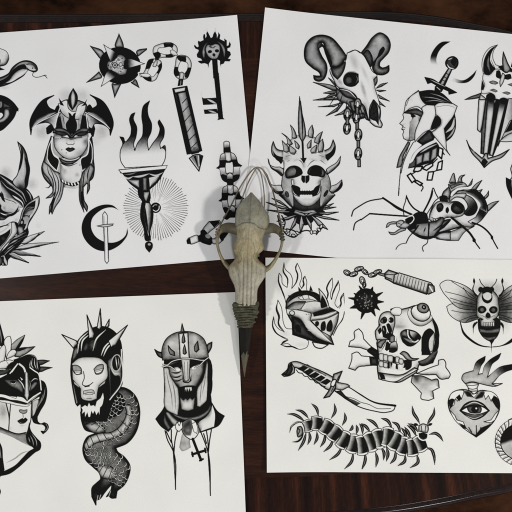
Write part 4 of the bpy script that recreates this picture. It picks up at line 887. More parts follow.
    d.F('*258,238 290,214 330,228 378,282 *452,288 425,302 370,308 320,290 288,255', .62, e=(.2, 16), o=9).L('262,236 292,214 332,230 378,282 448,288', 12, .05, 'b')
    d.at(345, 300, 110)
    d.F('*405,240 425,235 *415,270 390,295 345,300 *338,285 375,270', .35, e=(.06, 14, 0, 1), o=4)
    d.F('*155,335 200,342 260,345 *320,312 *338,320 280,352 230,378 *170,370', .88, e=(.3, 14, 0, -1), o=5)
    d.F('*158,335 178,345 *186,368 *166,366', .12).B(215, 352, 30, .5, .7, True, ry=10)
    # death moth bee
    d = Ink('skull_bee_drawing', 'printed winged bee with a skull on its back over a thin black crescent', (434, 274, 544, 354)); R.append(d)
    d.at(432, 272, 80)
    d.B(350, 110, 130, .5, .75, False, ry=70).B(460, 230, 60, .5, .7, False, ry=170).B(260, 340, 50, .7, .5, False)
    d.F('*175,315 200,380 250,430 310,465 *372,476 440,465 500,425 540,380 560,310 *565,320 550,400 500,450 440,472 372,480 300,472 240,440 190,390', .05)
    d.F('175,315 *180,345 210,405 *250,435 215,410 190,370', .05, o=7)
    for sx in (1, -1):
        m_ = lambda t: ' '.join(('*' if w[0] == '*' else '') + '%f,%s' % ((float(w.lstrip('*').split(',')[0]) if sx > 0 else 706 - float(w.lstrip('*').split(',')[0])), w.split(',')[1]) for w in t.split())
        d.F(m_('*285,240 200,230 110,205 *88,220 100,260 150,305 200,322 *285,300'), .72, g=((270 if sx > 0 else 436), 270, .3, (110 if sx > 0 else 596), 250, .84), o=5)
        d.F(m_('*285,150 220,95 150,65 85,52 45,80 60,120 100,170 150,220 *285,245'), .7, g=((280 if sx > 0 else 426), 200, .25, (120 if sx > 0 else 586), 110, .86), o=5)
        d.M('/'.join(m_(q) for q in ('280,170 200,110 120,60', '282,190 180,150 80,125', '283,210 190,190 110,165', '285,180 230,150 195,100', '283,225 200,210 130,190', '285,255 210,260 120,245', '285,270 220,290 170,310', '280,290 230,300 210,320')), 3.5, .1)
        d.M('/'.join(m_(q) for q in ('275,150 255,110 265,70 262,35', '280,320 260,350 258,395')), 11, .07, 'e').L(m_('262,40 264,75'), 14, .1, 'b').L(m_('270,320 255,355'), 14, .1, 'b').M('/'.join(m_(q) for q in ('330,95 305,65 298,45', )), 5, .1)
        d.E(*((305, 112) if sx > 0 else (375, 112)), 16, 18, 0, c=.1)
    d.F('*285,300 300,290 410,290 *432,310 430,360 405,420 375,442 330,425 295,380', .07)
    d.F('*295,358 350,368 *430,355 *425,385 350,390 *300,385', .5, e=(.2, 12)).F('*315,408 360,415 *412,405 *395,425 360,435 *330,425', .45, e=(.2, 10))
    d.L('372,440 374,512', 9, .06, 'e').F('*355,435 *392,435 *376,460', .06)
    d.F('280,200 285,160 310,125 350,110 390,125 415,160 420,205 *425,240 *415,280 400,300 *395,345 350,352 *305,345 *300,300 280,280 *278,240', .8, e=(.3, 20), o=5)
    d.F('310,110 330,95 360,95 378,112 *378,140 350,128 *318,140', .05)
    d.F('*315,135 312,165 325,190 350,200 370,190 380,160 *372,132 372,165 350,180 328,170', .07).E(350, 155, 20, 22, 0, c=.8)
    d.F('288,235 300,220 330,222 340,240 325,258 300,260', .12, o=5).F('360,240 375,222 405,225 410,245 395,260 370,258', .12, o=5).E(314, 240, 12, c=.35).E(386, 242, 12, c=.35)
    d.F('*350,255 365,268 368,288 *350,295 336,285 340,265', .1).B(350, 215, 20, .95, .7)
    d.L('290,268 330,285 350,300 375,285 412,268', 7, .5, 'b').F('*300,290 *325,300 *310,310', .1).F('*410,290 *380,300 *395,312', .1)
    d.F('*320,320 350,325 *392,318 *385,350 350,355 *322,350', .2)
    for q in range(6): d.F('*%d,320 *%d,320 *%d,345 *%d,345' % (322 + q * 12, 332 + q * 12, 331 + q * 12, 324 + q * 12), .85, o=2)
    # sacred heart with eye
    d = Ink('burning_heart_drawing', 'printed burning heart with a single open eye', (444, 350, 530, 438)); R.append(d)
    d.at(440, 345, 95)
    d.F('*130,205 112,180 120,155 150,142 *175,135 190,90 *238,58 235,80 215,110 205,140 *200,155 *225,150 235,110 255,85 *322,42 310,70 275,100 262,130 *250,170 275,150 310,120 *390,100 *400,125 350,140 310,165 290,190 *275,205 *330,205 290,220 250,215 *210,205 170,195', .66, e=(.5, 10), o=5)
    d.F('*175,135 190,90 *238,58 235,80 215,110 205,140 *195,158', .9, g=(225, 75, .05, 185, 150, .66)).F('*225,152 235,110 255,85 *322,42 310,70 275,100 262,130 *245,172', .9, g=(290, 70, .05, 235, 155, .66)).F('*255,172 275,150 310,120 *390,100 *400,125 350,140 310,165 *275,195', .9, g=(370, 112, .05, 270, 180, .66))
    d.B(180, 185, 50, .85, .6, False, ry=14)
    d.F('*275,208 *330,203 295,215', .8, o=4)
    d.F('*132,205 170,198 *205,205 *195,230 *200,245 150,240 *145,225', .95, e=(.4, 8), o=4).M('135,212 170,215 200,210/145,230 170,235 195,230', 4, .2)
    d.F('*178,262 150,242 100,238 60,255 40,295 45,345 80,400 130,450 *190,492 240,455 290,400 315,340 312,295 290,262 250,245 210,242', .72, e=(.45, 16), o=6)
    d.B(175, 340, 60, .88, .8)
    # flame tongues inside heart
    d.F('*40,300 55,260 100,240 120,242 *110,290 *98,270 *90,300 *78,285 *70,320 *55,330 *45,345', .96, o=4).F('*40,295 60,285 *75,290 *60,330 *48,340', .06).F('*80,280 *100,262 *112,285 *98,300', .15)
    d.F('*225,245 270,248 300,270 *314,300 *300,280 *285,270 *270,300 *255,268 *240,290', .96, o=4).F('*270,290 *285,275 300,280 312,300 *314,350 *295,330', .07)
    d.F('*120,245 150,245 *180,285 *215,245 235,250 *225,280 *190,290 *175,280 *140,275', .1, e=(.4, 8)).F('*160,262 *178,262 *200,255 *178,280', .95, o=3)
    d.F('*45,345 *75,375 *85,400 *120,410 *135,445 *190,490 *120,445 75,400', .95, o=4).F('*95,415 *130,430 *140,450 *120,445', .08)
    d.F('*315,345 *290,370 *270,400 *230,410 *270,415 *290,400', .95, o=4).F('*220,440 *270,420 *245,450 *190,490 *165,470 *185,480', .1).M('150,440 165,465/190,430 192,480/215,440 205,470', 5, .1)
    # eye
    d.F('*102,350 130,315 175,298 220,310 *260,350 220,385 180,398 140,380', .42, e=(.12, 14), o=6)
    d.F('*105,350 140,330 185,322 230,332 *258,350 220,365 180,372 140,362', .95, o=5)
    d.F('140,330 185,324 218,332 215,360 185,366 150,358', .35, e=(.1, 8)).E(183, 343, 20, 18, 0, c=.05).E(190, 338, 5, c=.9)
    d.L('105,350 140,330 185,320 230,330 258,350', 9).L('130,325 180,305 230,325', 5, .8, 'b').L('130,375 180,392 225,375', 4, .75, 'b')
    # hand mirror
    d = Ink('hand_mirror_drawing', 'printed dark round mirror in a twisted rope frame', (490, 400, 576, 480)); R.append(d)
    d.at(472, 400, 70)
    d.E(350, 300, 190, 178, 0, c=.95, o=5).E(350, 300, 150, 135, 0, c=.12, o=6)
    for q in range(34):
        a_ = q * 2 * math.pi / 34
        d.L('%f,%f %f,%f' % (350 + 150 * math.cos(a_), 300 + 135 * math.sin(a_), 350 + 190 * math.cos(a_ + .14), 300 + 178 * math.sin(a_ + .14)), 6, .1)
        d.L('%f,%f %f,%f' % (350 + 155 * math.cos(a_ + .06), 300 + 140 * math.sin(a_ + .06), 350 + 180 * math.cos(a_ + .18), 300 + 168 * math.sin(a_ + .18)), 10, .6, 'b')
    d.M('168,340 165,290 180,260/180,360 195,390/258,140 290,125', 5, .2)
    d.E(350, 300, 146, 131, 0, c=.1, g=(230, 290, .1, 240, 320, .75))
    d.B(300, 380, 90, .5, .5)
    # curved dagger
    d = Ink('curved_dagger_drawing', 'printed curved dagger with a spiralled grip', (278, 358, 398, 414)); R.append(d)
    d.at(278, 355, 122)
    d.F('*235,145 *265,120 290,130 340,160 400,195 *490,208 485,225 450,238 400,232 340,215 *280,180', .95, o=5)
    d.L('290,128 345,165 400,195 490,210', 9, .05, 's').M('275,170 320,182 345,195 380,205 410,220 470,222', 3, .3)
    d.F('*235,150 *262,145 290,175 320,188 *345,200 *330,208 280,180', .3, e=(.08, 10)).B(330, 195, 40, .5, .5, ry=10, rot=20)
    d.F('*15,80 *25,88 45,85 *68,72 *70,50 *90,55 *200,140 *232,150 *245,100 220,85 *90,28 70,25 45,35 40,55', .85, e=(.3, 9), o=5)
    d.F('*18,80 35,70 45,45 *55,32 60,60 *45,85', .3, e=(.06, 8), o=4).L('55,30 70,55', 4)
    for q in range(5):
        x_, y_ = 82 + q * 24, 56 + q * 14
        d.F('*%d,%d *%d,%d *%d,%d *%d,%d' % (x_, y_, x_ + 22, y_ + 10, x_ + 42, y_ - 5, x_ + 26, y_ - 14), .15, o=3).L('%d,%d %d,%d %d,%d' % (x_ - 6, y_ + 4, x_ + 4, y_ + 16, x_ + 18, y_ + 18), 4, .1)
    d.M('100,40 180,75/120,36 200,85', 3, .3)
    d.F('*268,65 *232,78 225,110 215,140 *190,178 *215,172 235,145 250,110', .75, e=(.15, 9), o=5).E(232, 115, 10, 16, 30, c=.95, o=5).L('222,150 255,85', 3)
    d.F('*240,110 *290,120 *300,128 *268,145 *240,140', .8, e=(.3, 8), o=4)
    # centipede
    d = Ink('centipede_drawing', 'printed long black banded centipede with many legs', (284, 396, 446, 472)); R.append(d)
    d.at(284, 398, 80)
    legs = ('22,98 60,100 100,120 130,145/75,72 110,80 135,100 155,125/175,32 205,60 218,110/320,32 325,80 300,125/385,90 390,130 370,170/435,168 432,190 415,205/460,168 466,195 460,225/480,160 495,180 500,225',
            '140,215 125,270 90,328/158,210 165,250 150,292/208,210 210,250 190,292/262,215 255,270 230,308/315,250 295,300 252,338/370,300 345,350 290,390/440,340 430,400 385,448/515,345 515,400 495,448')
    for t in legs: d.M(t, 20, .06, 'b').M(t, 3.5, .55, 'b')
    d.M('128,150 80,152 45,180 35,215/125,215 110,250 90,270 52,275', 13, .07, 'b').M('100,150 60,160 40,190/115,225 95,255 70,270', 5, .7, 'b')
    d.F('*85,180 105,175 120,200 110,235 90,245 80,210', .6, e=(.1, 10), o=5).L('88,190 100,200 90,225', 6, .1)
    d.at(360, 398, 85)
    legs = ('5,150 30,165 58,200/38,122 75,140 110,180/125,118 160,130 190,180/190,140 220,155 240,210/245,175 265,200 275,240/265,170 285,200 300,238/280,160 310,180 335,225/285,150 320,165 345,200', '30,330 28,370 12,420/90,320 100,360 92,410/125,295 140,320 138,368/155,290 165,330 155,375/210,310 205,360 178,390/268,335 265,375 225,402/338,335 345,380 298,415',
            '412,215 450,208 475,225 495,255/390,295 425,305 440,340 445,395/310,45 320,90 340,120 355,150/443,55 440,90 415,130 400,155')
    for t in legs: d.M(t, 20, .06, 'b').M(t, 3.5, .55, 'b')
    d.M('322,150 345,160/430,150 405,160', 16, .1, 'b')
    # body plates, tail to head, drawn front-most last
    C_ = [(308, 425, 5.6), (316, 422.5, 6.6), (325.5, 426, 7.4), (334, 432, 7.8), (343, 439, 8.4), (352.5, 443, 9), (361, 444.5, 9.2), (370, 441, 9.4), (378, 438, 9.3), (386.5, 436, 9.2), (394.5, 440, 9.2), (402.5, 445, 8.8), (411, 446.5, 8.4), (419, 443, 7.8)]
    d.at(0, 0, 512)
    for i_ in range(len(C_)):
        x_, y_, h_ = C_[i_]
        a_ = C_[max(0, i_ - 1)]; b_ = C_[min(len(C_) - 1, i_ + 1)]
        tx, ty = b_[0] - a_[0], b_[1] - a_[1]; l_ = math.hypot(tx, ty); tx /= l_; ty /= l_
        W = lambda u, v: '%f,%f' % (x_ + tx * u - ty * v, y_ + ty * u + tx * v)
        d.F('*' + W(-5.2, -h_ * .96) + ' ' + W(0, -h_ * 1.12) + ' *' + W(5.4, -h_ * .98) + ' ' + W(6.2, 0) + ' *' + W(5.4, h_ * .98) + ' ' + W(0, h_ * 1.12) + ' *' + W(-5.2, h_ * .96) + ' ' + W(-4.4, 0), .97, o=.8)
        d.F('*' + W(-4.6, -h_ * .78) + ' ' + W(0, -h_ * .88) + ' *' + W(5, -h_ * .78) + ' ' + W(5.9, 0) + ' *' + W(5, h_ * .78) + ' ' + W(0, h_ * .86) + ' *' + W(-4.6, h_ * .78) + ' ' + W(-3.7, 0), .3, g=(x_ - tx * 4.6, y_ - ty * 4.6, .74, x_ + tx * 3.4, y_ + ty * 3.4, .02), o=.35)
    d.at(360, 398, 85)
    d.F('*345,205 375,200 *405,210 400,240 375,250 350,235', .1, e=(.5, 10, 0, 1), o=8, oc=.95)
    d.F('*350,160 375,150 *405,160 408,185 *400,205 370,200 *348,195', .82, e=(.25, 10), o=5).M('365,165 368,195/390,165 388,195', 5, .2)
    return R
# ---------------------------------------------------------------- scene helpers
S_ = bpy.context.scene
COL = S_.collection
U = 0.00085                    # one drawing unit on the table, in metres
EYE = 0.56                     # height of the camera above the table
def at(u, v, z=0.0):
    """a place seen at (u, v), at height z above the table"""
    f = (EYE - z) / EYE
    return ((u - 256) * U * f, (256 - v) * U * f, z)
def link(name, me, mat, parent=None, smooth=True):
    o = bpy.data.objects.new(name, me); COL.objects.link(o)
    if mat: me.materials.append(mat)
    if smooth: me.polygons.foreach_set('use_smooth', [True] * len(me.polygons))
    if parent: o.parent = parent
    return o
def mesh(name, v, f, mat, parent=None, smooth=True):
    me = bpy.data.meshes.new(name); me.from_pydata([tuple(map(float, p)) for p in v], [], f); me.update()
    return link(name, me, mat, parent, smooth)
def thing(name, label, cat, loc=(0, 0, 0), group=None):
    o = bpy.data.objects.new(name, None); COL.objects.link(o); o.location = loc; o.empty_display_size = .02
    o['label'] = label; o['category'] = cat
    if group: o['group'] = group
    return o
def mat(name):
    m = bpy.data.materials.new(name); m.use_nodes = True
    nt = m.node_tree; b = nt.nodes['Principled BSDF']
    return m, nt, b, lambda t, **k: node(nt, t, **k)
def node(nt, t, **k):
    n = nt.nodes.new(t)
    for a, v in k.items():
        if a.startswith('i_'):
            key = a[2:]; key = int(key) if key.isdigit() else key.replace('_', ' ')
            n.inputs[key].default_value = v
        else: setattr(n, a, v)
    return n
def ramp(nt, stops):
    r = nt.nodes.new('ShaderNodeValToRGB'); e = r.color_ramp.elements
    while len(e) < len(stops): e.new(0.5)
    for q, (p, c) in zip(e, stops):
        q.position = p; q.color = (*c, 1) if len(c) == 3 else c
    return r

# ---------------------------------------------------------------- materials
def paper_material(name, tint, inked):
    m, nt, b, N = mat(name)
    tc = N('ShaderNodeTexCoord')
    n1 = N('ShaderNodeTexNoise', i_Scale=14.0, i_Detail=4.0); n2 = N('ShaderNodeTexNoise', i_Scale=900.0, i_Detail=3.0)
    for n in (n1, n2): nt.links.new(tc.outputs['Object'], n.inputs['Vector'])
    r = ramp(nt, [(.3, tuple(c * .93 for c in tint)), (.65, tint)])
    nt.links.new(n1.outputs['Fac'], r.inputs['Fac'])
    gr = N('ShaderNodeMapRange', i_From_Min=.3, i_From_Max=.7, i_To_Min=.975, i_To_Max=1.015)
    nt.links.new(n2.outputs['Fac'], gr.inputs['Value'])
    mx = N('ShaderNodeMix', data_type='RGBA', blend_type='MULTIPLY'); mx.inputs[0].default_value = 1
    nt.links.new(r.outputs['Color'], mx.inputs[6]); nt.links.new(gr.outputs['Result'], mx.inputs[7])
    out = mx.outputs[2]
    b.inputs['Roughness'].default_value = .85
    b.inputs['Specular IOR Level'].default_value = .06 if inked else .06
    if inked:
        a = N('ShaderNodeAttribute', attribute_name='ink')
        m2 = N('ShaderNodeMix', data_type='RGBA', blend_type='MULTIPLY'); m2.inputs[0].default_value = 1
        nt.links.new(out, m2.inputs[6]); nt.links.new(a.outputs['Fac'], m2.inputs[7])
        out = m2.outputs[2]
    nt.links.new(out, b.inputs['Base Color'])
    bp = N('ShaderNodeBump', i_Strength=.12, i_Distance=.0002)
    nt.links.new(n2.outputs['Fac'], bp.inputs['Height']); nt.links.new(bp.outputs['Normal'], b.inputs['Normal'])
    return m

def wood_material(name, stretch, c0, c1, c2, rough=.3, ribs=0.0):
    m, nt, b, N = mat(name)
    tc = N('ShaderNodeTexCoord')
    mp = N('ShaderNodeMapping'); mp.inputs['Scale'].default_value = stretch
    nt.links.new(tc.outputs['Object'], mp.inputs['Vector'])
    n1 = N('ShaderNodeTexNoise', i_Scale=6.0, i_Detail=7.0, i_Roughness=.62, i_Distortion=.6)
    nt.links.new(mp.outputs['Vector'], n1.inputs['Vector'])
    fine = N('ShaderNodeMapping'); fine.inputs['Scale'].default_value = tuple(q * 9 for q in stretch)
    nt.links.new(tc.outputs['Object'], fine.inputs['Vector'])
    n2 = N('ShaderNodeTexNoise', i_Scale=9.0, i_Detail=5.0, i_Roughness=.7)
    nt.links.new(fine.outputs['Vector'], n2.inputs['Vector'])
    r = ramp(nt, [(.34, c0), (.52, c1), (.7, c2)])
    fac = n1.outputs['Fac']
    if ribs:
        at_ = N('ShaderNodeAttribute', attribute_name='along')
        n3 = N('ShaderNodeTexNoise', noise_dimensions='1D', i_Scale=ribs, i_Detail=2.0)
        nt.links.new(at_.outputs['Fac'], n3.inputs['W'])
        mxf = N('ShaderNodeMix', data_type='FLOAT'); mxf.inputs[0].default_value = .55
        nt.links.new(n1.outputs['Fac'], mxf.inputs[2]); nt.links.new(n3.outputs['Fac'], mxf.inputs[3])
        fac = mxf.outputs[0]
    nt.links.new(fac, r.inputs['Fac'])
    g = N('ShaderNodeMapRange', i_From_Min=.3, i_From_Max=.7, i_To_Min=.45, i_To_Max=1.35)
    nt.links.new(n2.outputs['Fac'], g.inputs['Value'])
    mx = N('ShaderNodeMix', data_type='RGBA', blend_type='MULTIPLY'); mx.inputs[0].default_value = 1
    nt.links.new(r.outputs['Color'], mx.inputs[6]); nt.links.new(g.outputs['Result'], mx.inputs[7])
    nt.links.new(mx.outputs[2], b.inputs['Base Color'])
    b.inputs['Roughness'].default_value = rough
    b.inputs['Specular IOR Level'].default_value = .22
    bp = N('ShaderNodeBump', i_Strength=.15, i_Distance=.0003)
    nt.links.new(n2.outputs['Fac'], bp.inputs['Height']); nt.links.new(bp.outputs['Normal'], b.inputs['Normal'])
    return m

def bone_material():
    m, nt, b, N = mat('old_bone')
    a = N('ShaderNodeAttribute', attribute_name='stain')
    tc = N('ShaderNodeTexCoord')
    n1 = N('ShaderNodeTexNoise', i_Scale=90.0, i_Detail=6.0, i_Roughness=.65); n2 = N('ShaderNodeTexNoise', i_Scale=520.0, i_Detail=4.0)
    for n in (n1, n2): nt.links.new(tc.outputs['Object'], n.inputs['Vector'])
    g = N('ShaderNodeMapRange', i_From_Min=.3, i_From_Max=.7, i_To_Min=.62, i_To_Max=1.16); nt.links.new(n1.outputs['Fac'], g.inputs['Value'])
    g2 = N('ShaderNodeMapRange', i_From_Min=.3, i_From_Max=.55, i_To_Min=.8, i_To_Max=1.03); nt.links.new(n2.outputs['Fac'], g2.inputs['Value'])
    k = N('ShaderNodeMath', operation='MULTIPLY'); nt.links.new(g.outputs['Result'], k.inputs[0]); nt.links.new(g2.outputs['Result'], k.inputs[1])
    mx = N('ShaderNodeMix', data_type='RGBA', blend_type='MULTIPLY'); mx.inputs[0].default_value = 1
    nt.links.new(a.outputs['Color'], mx.inputs[6]); nt.links.new(k.outputs[0], mx.inputs[7])
    nt.links.new(mx.outputs[2], b.inputs['Base Color'])
    b.inputs['Roughness'].default_value = .55
    b.inputs['Subsurface Weight'].default_value = .08
    b.inputs['Subsurface Radius'].default_value = (.003, .002, .001)
    bp = N('ShaderNodeBump', i_Strength=.6, i_Distance=.0009)
    nt.links.new(n1.outputs['Fac'], bp.inputs['Height']); nt.links.new(bp.outputs['Normal'], b.inputs['Normal'])
    return m

def plain_noise(name, c0, c1, scale, rough, stretch=(1, 1, 1), bump=.3, dist=.0004):
    m, nt, b, N = mat(name)
    tc = N('ShaderNodeTexCoord'); mp = N('ShaderNodeMapping'); mp.inputs['Scale'].default_value = stretch
    nt.links.new(tc.outputs['Object'], mp.inputs['Vector'])
    n = N('ShaderNodeTexNoise', i_Scale=scale, i_Detail=6.0, i_Roughness=.65); nt.links.new(mp.outputs['Vector'], n.inputs['Vector'])
    r = ramp(nt, [(.32, c0), (.68, c1)]); nt.links.new(n.outputs['Fac'], r.inputs['Fac']); nt.links.new(r.outputs['Color'], b.inputs['Base Color'])
    b.inputs['Roughness'].default_value = rough
    bp = N('ShaderNodeBump', i_Strength=bump, i_Distance=dist); nt.links.new(n.outputs['Fac'], bp.inputs['Height']); nt.links.new(bp.outputs['Normal'], b.inputs['Normal'])
    return m

WOOD = wood_material('dark_mahogany', (1.2, 9, 1), (.012, .0036, .002), (.027, .0082, .004), (.05, .016, .0072), .3)
BAND = wood_material('striped_mahogany', (9, 1.5, 1), (.006, .0018, .001), (.02, .0056, .0026), (.068, .019, .0075), .27, 95.0)
RIM = wood_material('moulded_mahogany', (3, 3, 3), (.007, .0032, .0028), (.014, .0065, .0055), (.022, .0105, .009), .13)
RIM.node_tree.nodes['Principled BSDF'].inputs['Specular IOR Level'].default_value = .4
FLOOR = plain_noise('brown_floor', (.010, .0045, .003), (.085, .034, .016), 9.0, .9, (1, 1.6, 1), bump=.5)
FLOOR.node_tree.nodes['Principled BSDF'].inputs['Specular IOR Level'].default_value = .05
BONE = bone_material()
CORD = plain_noise('olive_cord', (.022, .021, .011), (.10, .094, .054), 420, .9, bump=.6)
THONG = plain_noise('leather_thong', (.09, .07, .045), (.24, .2, .14), 300, .7)
HORN = plain_noise('dark_horn', (.005, .0045, .004), (.019, .0162, .013), 160, .85, (1, .15, 1), .8, .0006)
HORN.node_tree.nodes['Principled BSDF'].inputs['Specular IOR Level'].default_value = .15
HORN_TIP = plain_noise('pale_horn', (.022, .019, .009), (.13, .112, .06), 170, .5, (1, .25, 1), .7, .0006)

# ---------------------------------------------------------------- floor and table
fl = mesh('floor', [(-4, -4, -.74), (4, -4, -.74), (4, 4, -.74), (-4, 4, -.74)], [(0, 1, 2, 3)], FLOOR, smooth=False)
fl['kind'] = 'structure'

def spline(P, n=14):
    P = np.array(P, float); out = []
    for i in range(len(P) - 1):
        a, b = P[i], P[i + 1]; pa = P[i - 1] if i else 2 * a - b; pb = P[i + 2] if i + 2 < len(P) else 2 * b - a
        for q in range(n):
            t = q / n
            out.append(.5 * ((2 * a) + (b - pa) * t + (2 * pa - 5 * a + 4 * b - pb) * t * t + (3 * a - pa - 3 * b + pb) * t ** 3))
    out.append(P[-1]); return np.array(out)

EDGE = [(-330, 17), (-100, 17), (100, 17), (240, 16.2), (330, 14.6), (390, 14.8), (433, 18.6), (471, 25.4), (511, 34), (560, 52), (610, 96), (645, 170), (655, 260), (645, 360), (612, 434), (565, 472), (512, 489), (480, 495.5), (440, 504), (390, 512), (320, 518), (220, 521), (60, 522), (-140, 522), (-330, 521)]
edge = spline(EDGE)
exy = np.array([at(u, v)[:2] for u, v in edge])
tan_ = np.gradient(exy, axis=0); tan_ /= np.linalg.norm(tan_, axis=1)[:, None]
nor = np.stack([-tan_[:, 1], tan_[:, 0]], 1)          # outward (the edge runs clockwise seen from above)
run = np.concatenate([[0], np.cumsum(np.linalg.norm(np.diff(exy, axis=0), axis=1))])
table = thing('table', 'dark varnished mahogany table with a striped border band and rounded moulded edge', 'table')
def strip(name, prof, m, smooth=True):
    """a moulding swept along the table's edge; prof lists (out, up)"""
    n, k = len(exy), len(prof)
    v = [(exy[i, 0] + nor[i, 0] * o, exy[i, 1] + nor[i, 1] * o, z) for i in range(n) for o, z in prof]
    f = [(i * k + j, i * k + j + 1, (i + 1) * k + j + 1, (i + 1) * k + j) for i in range(n - 1) for j in range(k - 1)]
    o = mesh(name, v, f, m, table, smooth)
    at_ = o.data.attributes.new('along', 'FLOAT', 'POINT'); at_.data.foreach_set('value', np.repeat(run, k).astype(np.float32))
    return o
mm = .001
BW = 36 * mm
strip('border_band', [(-5 * mm, 0), (-BW, 0)], BAND, False)
prof = [(-5 * mm, -.0001), (-4.6 * mm, -.5 * mm), (-4.0 * mm, -.9 * mm), (-3.4 * mm, -.4 * mm), (-3 * mm, -.1 * mm), (-2 * mm, .25 * mm), (-.8 * mm, .15 * mm), (0.4 * mm, -.3 * mm), (1.0 * mm, -1.2 * mm), (1.3 * mm, -2.4 * mm), (2.2 * mm, -2.8 * mm), (3.6 * mm, -3.6 * mm), (4.6 * mm, -5.4 * mm), (5 * mm, -8 * mm), (4.6 * mm, -13 * mm), (2 * mm, -18 * mm), (-10 * mm, -20 * mm), (-40 * mm, -20 * mm)]
strip('rim', prof, RIM)
inner = exy + nor * (-BW)
n = len(inner)
mesh('table_top', [(x, y, 0) for x, y in inner], [tuple(range(n))[::-1]], WOOD, table, False)

# ---------------------------------------------------------------- the sheets
SHEETS = []
def sheet(label, corners, z0, tint, drawings, seed, lift):
    """corners: upper left, upper right, lower right, lower left"""
    c = np.array(corners, float)
    bend = {1: 1, 2: 0, 3: 2, 4: 3}[seed]
    rr = random.Random(seed); ph = [rr.uniform(0, 6.28) for _ in range(4)]
    def height(u, v):
        w = .5 * (np.sin(u * .021 + ph[0]) * np.sin(v * .017 + ph[1]) + .6 * np.sin(u * .04 + v * .03 + ph[2]))
        e_ = np.hypot(u - c[bend, 0], v - c[bend, 1])
        return z0 + lift * (w + .8) + .0022 * np.clip(1 - e_ / 70.0, 0, 1) ** 2
    loc = at(*c.mean(0))
    t = thing('flash_sheet', label, 'art print', (loc[0], loc[1], 0), 'sheets of tattoo flash on the table')
    nu, nv = 60, 44
    th = .00035
    V, F = [], []
    for layer in (0, 1):
        for j in range(nv + 1):
            for i in range(nu + 1):
                a, b_ = i / nu, j / nv
                p = (c[0] * (1 - a) + c[1] * a) * (1 - b_) + (c[3] * (1 - a) + c[2] * a) * b_
                x, y, _ = at(*p)
                V.append((x - loc[0], y - loc[1], float(height(*p)) - layer * th))
    W = nu + 1; K = W * (nv + 1)
    for j in range(nv):
        for i in range(nu):
            q = j * W + i
            F.append((q, q + W, q + W + 1, q + 1)); F.append((K + q, K + q + 1, K + q + W + 1, K + q + W))
    rim_ = [i for i in range(W)] + [j * W + nu for j in range(1, nv + 1)] + [nv * W + i for i in range(nu - 1, -1, -1)] + [j * W for j in range(nv - 1, 0, -1)]
    for a, b_ in zip(rim_, rim_[1:] + rim_[:1]): F.append((a, b_, K + b_, K + a))
    o = mesh('paper', V, F, paper_material('paper_%d' % seed, tint, False), t, False)
    ink = paper_material('inked_paper_%d' % seed, tint, True)
    for k, d in enumerate(drawings):
        v = d.tone(True)
        cov = d.cov > .015
        g = cov.copy()
        for _ in range(2):
            h = g.copy(); h[1:] |= g[:-1]; h[:-1] |= g[1:]; h[:, 1:] |= g[:, :-1]; h[:, :-1] |= g[:, 1:]; g = h
        fm = g[:-1, :-1] | g[1:, :-1] | g[:-1, 1:] | g[1:, 1:]
        jj, ii = np.nonzero(fm)
        w = v.shape[1]; a = jj * w + ii
        quads = np.stack([a, a + w, a + w + 1, a + 1], 1)
        used, inv = np.unique(quads, return_inverse=True); quads = inv.reshape(quads.shape)
        uu = d.x[used % w].astype(float); vv = d.y[used // w].astype(float)
        z = height(uu, vv) + .00002 + k * .000003
        co = np.stack([(uu - 256) * U - loc[0], (256 - vv) * U - loc[1], z], 1)
        me = bpy.data.meshes.new(d.name)
        me.vertices.add(len(co)); me.vertices.foreach_set('co', co.astype(np.float32).ravel())
        nq = len(quads); me.loops.add(nq * 4); me.loops.foreach_set('vertex_index', quads.astype(np.int32).ravel())
        me.polygons.add(nq); me.polygons.foreach_set('loop_start', np.arange(0, nq * 4, 4, dtype=np.int32))
        at_ = me.attributes.new('ink', 'FLOAT', 'POINT'); at_.data.foreach_set('value', np.where(g, v, 1).ravel()[used].astype(np.float32))
        me.update(calc_edges=True)
        o = link(d.name, me, ink, t, False); o['label'] = d.label
    SHEETS.append(t)
WHITE_A, WHITE_B = (.81, .81, .815), (.84, .835, .795)
sheet('white flash sheet with a flaming torch, skull key and spiked ball on a chain', [(-112, 41), (237.2, 16.3), (259.5, 256.5), (-90, 286)], .0009, WHITE_A, drawings_dark_fantasy(), 1, .00015)
sheet('white flash sheet with a ram skull, crowned skull and skull backed spider', [(265, 9.2), (612, 45.2), (588, 284), (240.5, 248)], .0017, WHITE_A, drawings_skulls_and_spider(), 2, .00015)
sheet('white flash sheet with a masked woman, serpent bodied head and screaming knight', [(-73, 304), (237, 292), (245.8, 511.2), (-64, 523)], .0010, WHITE_B, drawings_heads(), 3, .00025)
sheet('white flash sheet with a centipede, crossed bones skull and burning eyed heart', [(265.4, 257.6), (580, 260), (581, 472.6), (266.8, 470.8)], .0024, WHITE_B, drawings_curiosities(), 4, .00015)

# ---------------------------------------------------------------- the skull bound to a spike
skull = thing('animal_skull', 'weathered carnivore skull with its snout bound by olive cord to a dark horn spike', 'skull', at(248, 250))
SX, SY, _ = at(248, 250)
def loc_(p): return (p[0] - SX, p[1] - SY, p[2])
BASE = .0030
